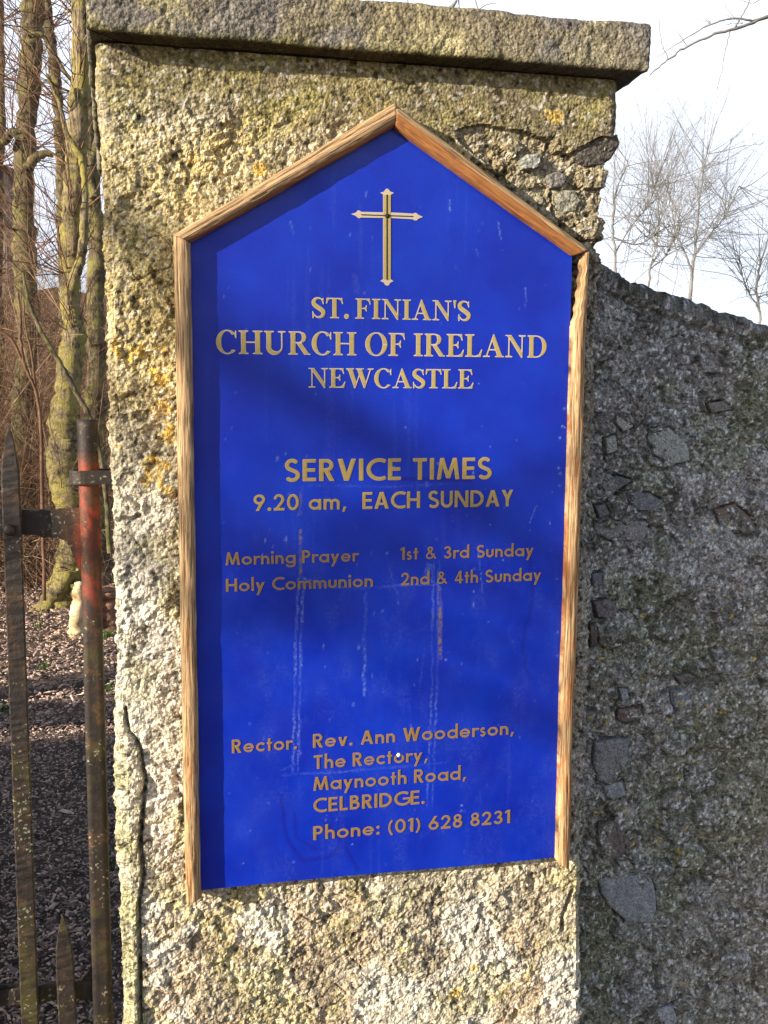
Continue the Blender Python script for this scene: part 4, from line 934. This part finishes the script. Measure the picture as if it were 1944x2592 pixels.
def plate(name, pts, Y, th, mt, parent, redx=None, bev=.0012):
    q = np.array(W2(pts, Y)); n = len(q); c = q.mean(0); V = []
    V += [(x+(c[0]-x)*.03, Y-th/2, z+(c[1]-z)*.03) for x, z in q]+[(x, Y-th/2+bev, z) for x, z in q]+[(x, Y+th/2, z) for x, z in q]
    F = [tuple(range(n-1, -1, -1)), tuple(range(2*n, 3*n))]
    for k in (0, 1): F += [(k*n+i, k*n+(i+1) % n, (k+1)*n+(i+1) % n, (k+1)*n+i) for i in range(n)]
    me = mesh(name, V, F); V = np.array(V)
    if redx is not None: r = sstep(redx[0], redx[1], V[:, 0]); setcol(me, np.stack([r]*3, -1))
    o = link(name, me, mt, parent); return o
xr0, xr1 = at(170, 1300, GY)[0], at(205, 1300, GY)[0]
up_pts = [(-20, 1286), (44, 1288), (90, 1291), (115, 1288), (130, 1294), (150, 1287), (180, 1288), (207, 1285), (208, 1445), (200, 1436), (188, 1405), (178, 1382), (165, 1368), (150, 1362), (120, 1358), (112, 1362), (98, 1354), (46, 1352), (-20, 1350)]
plate('top_rail', up_pts, GY, .010, M_IRONRED, gate, (xr0, xr1))
flatbar('top_rail', at(5, 1320, GY)-np.array([1.2, 0, 0]), at(5, 1320, GY), .040, .010, xdir=(0, 0, 1))
lo = at(120, 2510, GY); flatbar('bottom_rail', (lo[0]-1.25, GY, lo[2]), (at(240, 2510, GY)[0], GY, lo[2]), .030, .014, xdir=(0, 0, 1))
plate('corner_gusset', [(178, 2492), (206, 2478), (224, 2458), (236, 2430), (240, 2430), (244, 2530), (178, 2530)], GY+.002, .009, M_IRON, gate)
plate('corner_gusset', [(60, 2492), (60, 2530), (20, 2530), (-10, 2492)], GY+.002, .006, M_IRON, gate)
def rivet(px, py, r, Y, parent=gate):
    c = at(px, py, Y); V = []; K = 12
    for a, h in ((1, 0), (.92, .5), (.6, .85), (.25, 1)):
        V.append([(c[0]+r*a*math.cos(2*math.pi*i/K), Y-r*.8*h, c[2]+r*a*math.sin(2*math.pi*i/K)) for i in range(K+1)])
    V = np.array(V); V = np.concatenate([V, V[-1:]*0+V[-1:].mean(1, keepdims=True)]); link('rivet', gridmesh('rivet', V, True), M_IRON, parent)
rivet(24, 1341, .0095, GY-.0245); rivet(108, 1352, .0045, GY-.005)
def collar():
    c = at(217, 1206, GY); z = c[2]; hgt = .0105; V = []; pts = []
    for a in np.linspace(-90, 90, 12): pts.append((c[0]-.0215*math.cos(math.radians(a)), GY-.0215*math.sin(math.radians(a)))) # left side loop
    ptsO = [(XL+.06, GY+.024)]+[(c[0]-.025*math.cos(math.radians(a)), GY-.024*math.sin(math.radians(a))) for a in np.linspace(-90, 90, 14)]+[(XL+.06, GY-.024)]
    ptsI = [(XL+.06, GY-.018)]+[(c[0]-.019*math.cos(math.radians(a)), GY-.018*math.sin(math.radians(a))) for a in np.linspace(90, -90, 14)]+[(XL+.06, GY+.018)]
    ring_ = ptsO+ptsI; n = len(ring_)
    Vv = [(x, y, z-hgt) for x, y in ring_]+[(x, y, z+hgt) for x, y in ring_]; F = [(i, (i+1) % n, (i+1) % n+n, i+n) for i in range(n)]
    m = len(ptsO)
    for i in range(m-1): F.append((i+n, i+1+n, n+n-2-i, n+n-1-i)); F.append((i+1, i, n-1-i, n-2-i))
    link('hinge_collar', mesh('hinge_collar', Vv, F), M_IRON, pier)
collar()

# ------------------------------------------------------------------ trees
def limb(T, pts, Y, n=7, wob=0, k=8, tint=.5, jit=.04):
    """pts rows: photo px, px, radius in photo px (and optional depth offset); placed at depth Y with real size"""
    rows = []
    for p in pts:
        yy = Y+(p[3] if len(p) > 3 else 0); q = at(p[0], p[1], yy); r = p[2]*(yy-EYE[1])/FPX; rows.append((*q, r))
    s = smoothpath(rows, n, 0); s[:, 3] = np.abs(s[:, 3])
    if wob: s[:, :3] += rng.standard_normal((len(s), 3))*wob
    T.add(s[:, :3], s[:, 3]*(1+.07*rng.standard_normal(len(s))), k, tint, jit); return s
def sprout(T, p, d, L_, r, depth, spread=.55, up=.12, k=4, tint=.5, nseg=5, kids=(2, 4), taper=.25):
    tint = min(1.0, max(0.0, tint+random.gauss(0, .2)))
    P = [np.array(p, float)]; d = np.array(d, float); d /= np.linalg.norm(d); dirs = [d.copy()]
    for i in range(nseg):
        d = d+rng.standard_normal(3)*.13+np.array([0, 0, up*.3]); d /= np.linalg.norm(d); P.append(P[-1]+d*L_/nseg); dirs.append(d.copy())
    P = np.array(P); R = np.linspace(r, r*taper, len(P)); T.add(P, R, k, tint)
    if depth <= 0: return
    for _ in range(random.randint(*kids)):
        i = random.randint(1, len(P)-1); t = rng.standard_normal(3); t -= t@dirs[i]*dirs[i]; t /= np.linalg.norm(t)+1e-9
        dd = dirs[i]+t*spread*random.uniform(.6, 1.3)+np.array([0, 0, up]); sprout(T, P[i], dd, L_*random.uniform(.5, .78), R[i]*.62, depth-1, spread, up, max(3, k-1), tint, max(3, nseg-1), kids, taper)
def tree(name, label, cat, base, group=None): return empty(name, base, label, cat, group)

# main mossy trunk left of the pier
TY = 5.9
tA = tree('tree', 'thick moss covered tree trunk with flared roots directly behind the gate', 'tree', ground_at(150, 1545))
T = Tubes()
limb(T, [(150, 1600, 75), (155, 1540, 60), (172, 1480, 44), (182, 1400, 34), (184, 1330, 32), (172, 1250, 38), (160, 1170, 42), (165, 1110, 38), (162, 1060, 36), (170, 1000, 30), (180, 900, 32), (188, 840, 28), (180, 760, 24), (180, 680, 23), (180, 600, 24), (184, 520, 26), (190, 430, 25), (198, 300, 25), (206, 180, 22), (204, 60, 22), (200, -120, 15), (190, -600, 11), (180, -1200, 5)], TY, 6, .004, 12)
limb(T, [(176, 1440, 20), (150, 1490, 22), (110, 1540, 20), (78, 1562, 16), (40, 1590, 8)], TY-.12, 6, .003, 9)
limb(T, [(190, 1470, 24), (215, 1540, 22), (240, 1600, 10)], TY-.1, 6, .003, 9)
limb(T, [(172, 800, 12, .12), (184, 720, 13, .10), (203, 660, 12, .05), (212, 600, 11), (215, 470, 8), (205, 400, 9), (170, 340, 7), (150, 260, 5), (120, 190, 4)], TY-.15, 6, .003, 8)
T.build('trunk', M_BARK, tA)
T = Tubes()
for i in range(60):
    px, py = random.choice([(188, 430), (200, 200), (182, 560), (204, 60), (196, 300), (178, 700), (185, -80), (190, 850)])
    sprout(T, at(px, py, TY), (random.uniform(-1, .7), random.uniform(-.8, .3), random.uniform(.1, 1)), random.uniform(.6, 1.3), .0052, 3, .6, .05, 4, .5, 5, (2, 4))
T.build('crown', M_TWIG, tA)
# darker trunk partly hidden by the pier
tB = tree('tree', 'brown rough barked trunk standing close against the left edge of the pier', 'tree', ground_at(250, 1500))
T = Tubes()
limb(T, [(262, 1560, 38), (256, 1480, 30), (250, 1350, 26), (246, 1200, 25), (240, 1050, 24), (244, 900, 24), (240, 760, 22), (246, 620, 22), (232, 500, 22), (228, 380, 20), (222, 250, 20), (215, 120, 18), (205, -50, 15), (190, -500, 11), (200, -1100, 4)], 6.6, 6, .005, 11)
limb(T, [(240, 500, 14), (228, 440, 12), (240, 380, 9), (262, 300, 8)], 6.5, 5, .003, 8)
T.build('trunk', M_BARKD, tB); T = Tubes()
for i in range(36):
    px, py = random.choice([(246, 620), (228, 380), (222, 250), (210, 50), (240, 900)])
    sprout(T, at(px, py, 6.6), (random.uniform(-1.2, .2), random.uniform(-.8, .2), random.uniform(-.2, 1)), random.uniform(.6, 1.2), .0052, 3, .6, .05, 4, .5, 5, (2, 4))
T.build('crown', M_TWIG, tB)
# twin trunks further left
tC = tree('tree', 'tall grey brown trunk nearest the left edge of the view', 'tree', ground_at(60, 1450))
T = Tubes()
limb(T, [(70, 1520, 40), (66, 1400, 30), (60, 1200, 27), (62, 1000, 27), (68, 850, 26), (66, 700, 27), (60, 600, 27), (58, 500, 24), (62, 400, 24), (66, 320, 22), (72, 240, 24), (78, 150, 26), (82, 60, 24), (84, -60, 22), (90, -500, 15), (110, -1100, 6)], 7.4, 6, .006, 11)
limb(T, [(64, 430, 12), (90, 400, 11), (118, 388, 8), (135, 396, 4)], 7.3, 5, .003, 7); limb(T, [(62, 350, 10), (30, 335, 12), (6, 360, 10), (-30, 330, 8)], 7.3, 5, .003, 7)
limb(T, [(72, 92, 6), (100, 88, 6), (118, 105, 5), (150, 160, 4), (190, 215, 3)], 7.0, 5, .003, 6)
T.build('trunk', M_BARKD, tC); T = Tubes()
for i in range(60):
    px, py = random.choice([(66, 700), (62, 400), (72, 240), (82, 60), (60, 600), (84, -60), (30, 335)])
    sprout(T, at(px, py, 7.4), (random.uniform(-1, 1), random.uniform(-.8, .3), random.uniform(-.1, 1)), random.uniform(.7, 1.4), .0052, 3, .6, .05, 4, .5, 5, (2, 4))
T.build('crown', M_TWIG, tC)
tD = tree('tree', 'slim smooth grey trunk leaning between the two thicker left trunks', 'tree', ground_at(190, 1440))
T = Tubes()
limb(T, [(196, 1440, 22), (190, 1200, 20), (182, 1000, 18), (172, 850, 17), (166, 700, 16), (160, 560, 16), (158, 460, 15), (152, 360, 13), (146, 260, 13), (136, 160, 12), (124, 80, 12), (116, 0, 11), (106, -120, 10), (80, -700, 6)], 8.0, 6, .004, 9)
T.build('trunk', M_BARKD, tD); T = Tubes()
for i in range(34):
    px, py = random.choice([(158, 460), (146, 260), (124, 80), (166, 700)])
    sprout(T, at(px, py, 8.0), (random.uniform(-1, 1), random.uniform(-.6, .4), random.uniform(0, 1)), random.uniform(.7, 1.3), .0052, 3, .6, .05, 4, .5, 5, (2, 4))
T.build('crown', M_TWIG, tD)
tE = tree('tree', 'dark thin trunk cut off by the left edge of the picture', 'tree', ground_at(-20, 1420))
T = Tubes(); limb(T, [(-25, 1400, 26), (-10, 1000, 20), (-12, 700, 18), (-10, 420, 16), (0, 340, 13), (2, 200, 9), (-2, 60, 10), (-2, -100, 10), (-6, -600, 6)], 8.2, 6, .005, 9)
T.build('trunk', M_BARKD, tE); T = Tubes()
for i in range(44):
    px, py = random.choice([(-10, 420), (2, 200), (-2, 60), (-10, 700)])
    sprout(T, at(px, py, 8.2), (random.uniform(-.2, 1.2), random.uniform(-.6, .4), random.uniform(-.3, .8)), random.uniform(.7, 1.4), .0052, 3, .6, .05, 4, .5, 5, (2, 4))
T.build('crown', M_TWIG, tE)

# brushwood filling the view behind the gate
def shrub(label, px, py, Y, n, lean, hgt, rad, thick=.006, dep=2):
    b = at(px, py, Y); b[2] = 0; s = empty('bare_shrub', b, label, 'shrub', 'leafless shrubs behind the gate'); T = Tubes()
    for i in range(n):
        a = random.uniform(0, 6.28); r = random.uniform(0, rad); p = b+np.array([r*math.cos(a), r*math.sin(a), 0])
        d = np.array([lean[0]+random.gauss(0, .5), random.gauss(0, .4), 1.0])
        sprout(T, p, d, hgt*random.uniform(.6, 1.15), thick*random.uniform(.45, .95), dep, 1.3, -.12, 4, random.random()*.9, 8, (6, 10), .3)
    T.build('stems', M_TWIG, s); return s
shrub('dense reddish brown thicket of bare stems at the left edge behind the gate', -70, 1400, 7.0, 66, (-.1, 0), 3.0, .9)
shrub('bare twiggy shrub between the left trunk and the mossy trunk', 95, 1400, 6.9, 66, (-.55, 0), 2.7, .5)
shrub('pale stemmed shrub leaning left in front of the mossy trunk', 135, 1420, 6.4, 16, (-.6, 0), 2.2, .2, .008)
shrub('far brush of fine brown twigs under the trees', 60, 1300, 10.5, 100, (-.3, 0), 4.0, 1.5, .009)
shrub('low brown brush at the foot of the pier side trunk', 235, 1400, 9.0, 34, (-.35, 0), 2.4, .8, .007)
st_ = empty('fallen_branch', ground_at(225, 1490), 'long dark branch sloping down to the top of the hinge post', 'branch'); T = Tubes()
limb(T, [(58, 690, 3), (72, 760, 5), (100, 830, 6), (140, 900, 6.5), (175, 960, 7), (210, 1025, 7), (235, 1075, 7), (262, 1200, 7), (280, 1400, 7)], 4.6, 6, .002, 6)
T.build('stem', M_BARKD, st_)
T = Tubes(); st2 = empty('sapling', ground_at(110, 1500), 'thin pale forked sapling stem left of the mossy trunk', 'sapling')
limb(T, [(112, 1520, 5), (108, 1300, 5), (104, 1090, 4.5), (96, 1010, 4.2), (78, 960, 4), (62, 925, 4), (52, 860, 4), (52, 800, 3), (46, 740, 2)], 5.4, 5, .002, 5)
limb(T, [(88, 975, 3.5), (84, 930, 3), (76, 880, 3), (64, 820, 2), (60, 760, 1.5)], 5.4, 5, .002, 5); limb(T, [(62, 925, 4), (30, 860, 4), (0, 840, 4), (-40, 800, 3)], 5.4, 5, .002, 5)
T.build('stem', M_TWIG, st2)

# stumps and tufts
def stump(label, rows, Y, mt, wob):
    b = at(rows[0][0], rows[0][1], Y); s = empty('tree_stump', (b[0], Y, 0), label, 'stump'); T = Tubes(); limb(T, rows, Y, 6, wob, 10, .5, .12)
    q = at(rows[-1][0], rows[-1][1], Y); r = rows[-1][2]*(Y+1.45)/FPX
    T.add([q-np.array([0, 0, .01]), q+np.array([0, 0, .004]), q+np.array([.002, 0, .012])], [r, r*.8, .001], 10); T.build('trunk', mt, s)
stump('pale dead wood stump standing behind the hinge post', [(194, 1622, 24), (195, 1590, 20), (198, 1540, 17), (200, 1500, 15), (202, 1476, 12)], 5.0, M_DEADWOOD, .0006)
stump('brown rotting stump between the hinge post and the pier', [(276, 1600, 32), (276, 1560, 27), (274, 1520, 24), (272, 1490, 22)], 5.1, M_BROWNWOOD, .002)
def tuft(label, px, py, n, h):
    b = ground_at(px, py); V, F = [], []
    for i in range(n):
        a = random.uniform(0, 6.28); r = random.uniform(0, h*1.2); x, y = b[0]+r*math.cos(a), b[1]+r*math.sin(a); hh = h*random.uniform(.5, 1.2); l = random.uniform(-.6, .6)*hh; k = len(V); w = h*.035
        ca, sa = math.cos(a)*w, math.sin(a)*w
        V += [(x-sa, y+ca, -.005), (x+sa, y-ca, -.005), (x+l*.4+sa*.7, y-ca*.7, hh*.6), (x+l*.4-sa*.7, y+ca*.7, hh*.6), (x+l, y+l*.3, hh)]; F += [(k, k+1, k+2, k+3), (k+3, k+2, k+4)]
    props(link('grass_tuft', mesh('grass_tuft', V, F), M_GRASS), label, 'grass', 'grass tufts in the mulch')
tuft('green grass tuft beside the brown stump at the pier edge', 272, 1612, 90, .055)
tuft('small green weed in shade next to the pier edge', 283, 2195, 40, .035)
tuft('sparse green sprouts in the sunlit mulch between the bars', 110, 1690, 40, .04)
tuft('tiny green sprouts just behind the picket foot in sunlit mulch', 98, 1585, 40, .04)
tuft('green sprouts at the left edge by the shadow band', 6, 1800, 40, .04)
tuft('green tuft in sunlit mulch between hinge post and pier', 276, 1745, 40, .04)

# ------------------------------------------------------------------ church building and bank behind the trees
def church():
    Y = 19.0; c = empty('church_building', (at(-300, 1300, Y)[0], Y+4, 0), 'old grey stone church wall with slate roof seen behind the left trees', 'building')
    xr = at(62, 420, Y+3.0)[0]; xl = xr-9.0; z = at(20, 424, Y)[2]; xs = np.linspace(xl, xr, 120); zs = np.linspace(0, z, 90); X, Z = np.meshgrid(xs, zs)
    f1, i1 = worley(X/.55, Z/.28, 4); Yd = Y-.05*np.clip(.75-f1, 0, .4)-.05*fbm(X*3, Z*3, 3, 2)
    link('wall', gridmesh('wall', np.stack([X, Yd, Z], -1), False), M_CHURCH, c)
    V, F = [], []; box(V, F, ((xl+xr)/2, Y+1.52, z/2-.02), (9.0, 3.0, z)); link('wall', mesh('wall', V, F), M_CHURCH, c)
    V = [(xl-.2, Y-.2, z), (xr+.1, Y-.2, z), (xr+.1, Y+1.6, z+.25), (xl-.2, Y+1.6, z+.25), (xr+.1, Y+3.2, z), (xl-.2, Y+3.2, z)]
    link('roof', mesh('roof', V, [(0, 1, 2, 3), (3, 2, 4, 5), (1, 4, 2), (0, 3, 5), (0, 5, 4, 1)]), M_SLATE, c)
church()
def bank():
    xs = np.linspace(-14, 16, 240); t = np.linspace(0, 1, 24); X, Tt = np.meshgrid(xs, t)
    h = 1.2+1.9*sstep(1.5, -1.2, X)+.5*(fbm(X*.5, X*0+1, 4, 8)-.5)*2; Y = 13.0+Tt*2.2+.3*(fbm(X*1.5, Tt*5, 3, 9)-.5); Z = h*np.sin(Tt*math.pi*.5)+.25*(fbm(X*2, Tt*9, 4, 10)-.5)-.02
    o = link('bank', gridmesh('bank', np.stack([X, Y, Z], -1)), M_BANK); props(o, kind='structure')
bank()

# ------------------------------------------------------------------ bare trees beyond the wall, right
def far_tree(label, stems, Y, n, L_, dirs, r=.012, group='bare trees beyond the boundary wall'):
    b = at(stems[0][0][0], stems[0][0][1], Y); s = empty('bare_tree', (b[0], Y, 0), label, 'tree', group); T = Tubes(); S = []
    for st in stems: S.append(limb(T, st, Y, 6, .01, 6))
    T.add([(b[0], Y, -.05), (b[0], Y, b[2]*.5), b], [stems[0][0][2]*(Y+1.45)/FPX*1.3, stems[0][0][2]*(Y+1.45)/FPX*1.1, stems[0][0][2]*(Y+1.45)/FPX], 6)
    T.build('trunk', M_FARTWIG, s); T = Tubes()
    for i in range(n):
        q = S[i % len(S)]; j = random.randint(len(q)//4, len(q)-1); d = (q[min(j+1, len(q)-1)]-q[j-1])[:3]; d = d/(np.linalg.norm(d)+1e-9)
        v = rng.standard_normal(3)*.6; v[1] *= .6; sprout(T, q[j][:3], d*.6+v*1.3+np.array([0, 0, .25]), L_*random.uniform(.5, 1.1), r*random.uniform(.6, 1.1), 3, .95, .03, 4, .5, 5, dirs, .25)
    T.build('crown', M_FARTWIG, s)
far_tree('bare tree with upright fan of branches rising above the middle of the sloping wall top', [[(1745, 760, 4.96), (1752, 690, 4.34), (1762, 600, 3.41), (1768, 520, 2.48), (1780, 440, 1.55), (1790, 380, 0.93)], [(1752, 690, 3.10), (1725, 620, 2.48), (1700, 540, 1.86), (1690, 470, 1.24)], [(1756, 650, 2.48), (1800, 590, 2.11), (1840, 540, 1.61), (1870, 470, 0.99)]], 17, 90, 1.9, (3, 5), .009)
far_tree('bare tree just right of the pier edge above the wall', [[(1560, 760, 4.34), (1556, 640, 3.41), (1550, 560, 2.79), (1560, 480, 2.17), (1590, 410, 1.24)], [(1556, 640, 2.48), (1600, 570, 1.98), (1640, 520, 1.49), (1670, 440, 0.93)], [(1554, 600, 2.48), (1610, 620, 1.86), (1650, 600, 1.49), (1690, 570, 0.93)]], 15, 90, 1.7, (3, 5), .008)
far_tree('bare tree between the two middle ones with crossing branches', [[(1640, 760, 3.10), (1646, 680, 2.79), (1660, 620, 2.23), (1668, 540, 1.61), (1650, 460, 0.93)], [(1646, 680, 2.17), (1690, 640, 1.61), (1720, 560, 1.24)]], 20, 80, 2.0, (3, 5), .010)
far_tree('bare tree at the right edge low over the wall', [[(1925, 860, 4.34), (1922, 780, 3.41), (1915, 720, 2.79), (1930, 650, 2.17), (1950, 580, 1.49)], [(1922, 780, 2.48), (1895, 740, 1.86), (1880, 700, 1.36), (1870, 650, 0.93)], [(1920, 750, 1.86), (1950, 740, 1.61), (1990, 690, 1.24)]], 16, 70, 1.7, (3, 5), .008)
# overhanging limb at the top right, from a tree that stands outside the view
tz = empty('bare_tree', (at(2500, 900, 7)[0], 7, 0), 'overhanging arched bare limb crossing the top right corner', 'tree'); T = Tubes()
limb(T, [(2500, 1500, 60), (2480, 900, 45), (2440, 400, 35), (2330, 120, 22), (2150, 20, 12), (2040, 20, 8), (1944, 44, 5), (1870, 70, 4), (1800, 90, 3.4), (1740, 118, 3), (1690, 152, 2.4), (1645, 188, 1.6)], 7, 6, .003, 8)
limb(T, [(1944, 44, 4), (1905, 52, 3), (1860, 48, 2.6), (1815, 55, 2.2), (1760, 82, 1.8), (1700, 120, 1.2), (1660, 148, .8)], 7, 6, .003, 6)
limb(T, [(1860, 70, 3), (1872, 50, 2), (1890, 20, 1.8), (1905, -20, 1.5)], 7, 5, .002, 5); limb(T, [(1680, 125, 1.4), (1672, 90, 1.1), (1668, 50, .8)], 7, 5, .002, 5)
limb(T, [(1850, 75, 1.6), (1838, 120, 1.2), (1822, 200, .8), (1795, 300, .6), (1790, 400, .5)], 7, 5, .003, 4)
limb(T, [(1690, 150, 1.4), (1684, 132, 1.2), (1676, 120, .8)], 7, 5, .002, 4); limb(T, [(1815, 55, 1.2), (1800, 62, 1.6), (1784, 48, .8)], 7, 4, .002, 4)
for px, py in ((1800, 56), (1880, 60), (1905, 10), (1740, 118), (1860, 48)):
    for k in range(3): sprout(T, at(px, py, 7), (random.uniform(-1, .4), random.uniform(-.4, .4), random.uniform(-.3, 1)), random.uniform(.15, .4), .0028, 1, .6, .05, 4)
T.build('limb', M_FARTWIG, tz)
tv = empty('bare_tree', (at(1100, 900, 8)[0], 8, 0), 'bare tree hidden behind the pier with twig tips showing above the cap', 'tree'); T = Tubes()
limb(T, [(1100, 1500, 40), (1100, 900, 34), (1110, 300, 24), (1130, 60, 12), (1150, 10, 4), (1170, -40, 3)], 8, 6, .004, 7)
for pts in ([(1165, 60, 2.6), (1163, 20, 2), (1158, -30, 1.4)], [(1225, 60, 2.6), (1212, 25, 2), (1195, -20, 1.5)], [(1210, 25, 1.3), (1232, 12, 1.2), (1256, 8, .8)], [(1040, 60, 2), (1030, -10, 1.4)], [(1130, 60, 5), (1180, 80, 3.6), (1225, 60, 2.6)]): limb(T, pts, 8, 5, .002, 5)
T.build('limb', M_FARTWIG, tv)

# leaning tree left of the view: its low limb throws the shadow band across the mulch
tl = empty('tree', (-7.2, 1.0, 0), 'tree with a heavy low limb left of the gateway, outside the view', 'tree'); T = Tubes()
T.add(smoothpath([(-7.2, 1.0, -.1), (-7.15, 1.02, .8), (-7.1, 1.0, 1.7), (-7.3, .9, 3.5), (-7.1, .8, 6.0)], 6), np.linspace(.24, .06, 25), 10, .5, .04)
T.add(smoothpath([(-7.1, 1.05, 1.5), (-6.3, 1.15, 1.70), (-5.2, 1.22, 1.60), (-4.2, 1.26, 1.62), (-3.4, 1.35, 1.75), (-2.9, 1.4, 2.1)], 6), np.linspace(.14, .03, 31), 10, .5, .04)
T.build('trunk', M_BARKD, tl); T = Tubes()
for k in range(14): sprout(T, (-7.1+random.uniform(-.1, .1), .9, random.uniform(2.5, 5.8)), (random.gauss(0, 1), random.gauss(0, 1), .5), 1.6, .03, 3, .6, .1, 5)
T.build('crown', M_TWIG, tl)

# street tree behind the viewer on the left: thin limbs throw the faint soft bands over board and pier
def street_tree():
    t = 8.5; b0 = np.array([-9.8, -2.3, 0.0]); o = empty('tree', tuple(b0), 'street tree beyond the left edge of the view, on the road side of the wall', 'tree'); T = Tubes()
    T.add(smoothpath([b0+(0, 0, -.1), b0+(.05, .1, 1.5), b0+(-.05, 0, 3.0), b0+(.1, .05, 4.6), b0+(0, .1, 6.5), b0+(.2, 0, 8.5)], 6), np.linspace(.20, .03, 31), 10, .5, .03)
    for (p0, p1, r, h0) in (((480, 870), (1300, 1360), .024, 4.0), ((520, 1560), (1400, 1240), .014, 3.6), ((300, 1180), (760, 1500), .012, 3.8)):
        A = at(*p0)+SUN_DIR*t; B = at(*p1)+SUN_DIR*(t-.6); d = B-A
        T.add(smoothpath([b0+(0, 0, h0), A-d*.18+(0, .25, .06), A, A+d*.5+np.array([0, 0, .03]), B, B+d*.4+(0, 0, -.03)], 6), np.linspace(r*1.7, r*.6, 31), 7, .5, .03)
        for k in range(5):
            q = A+d*random.random(); sprout(T, q, d/np.linalg.norm(d)+rng.standard_normal(3)*.5, .8, .009, 2, .6, .1, 4)
    T.build('trunk', M_BARKD, o)
street_tree()
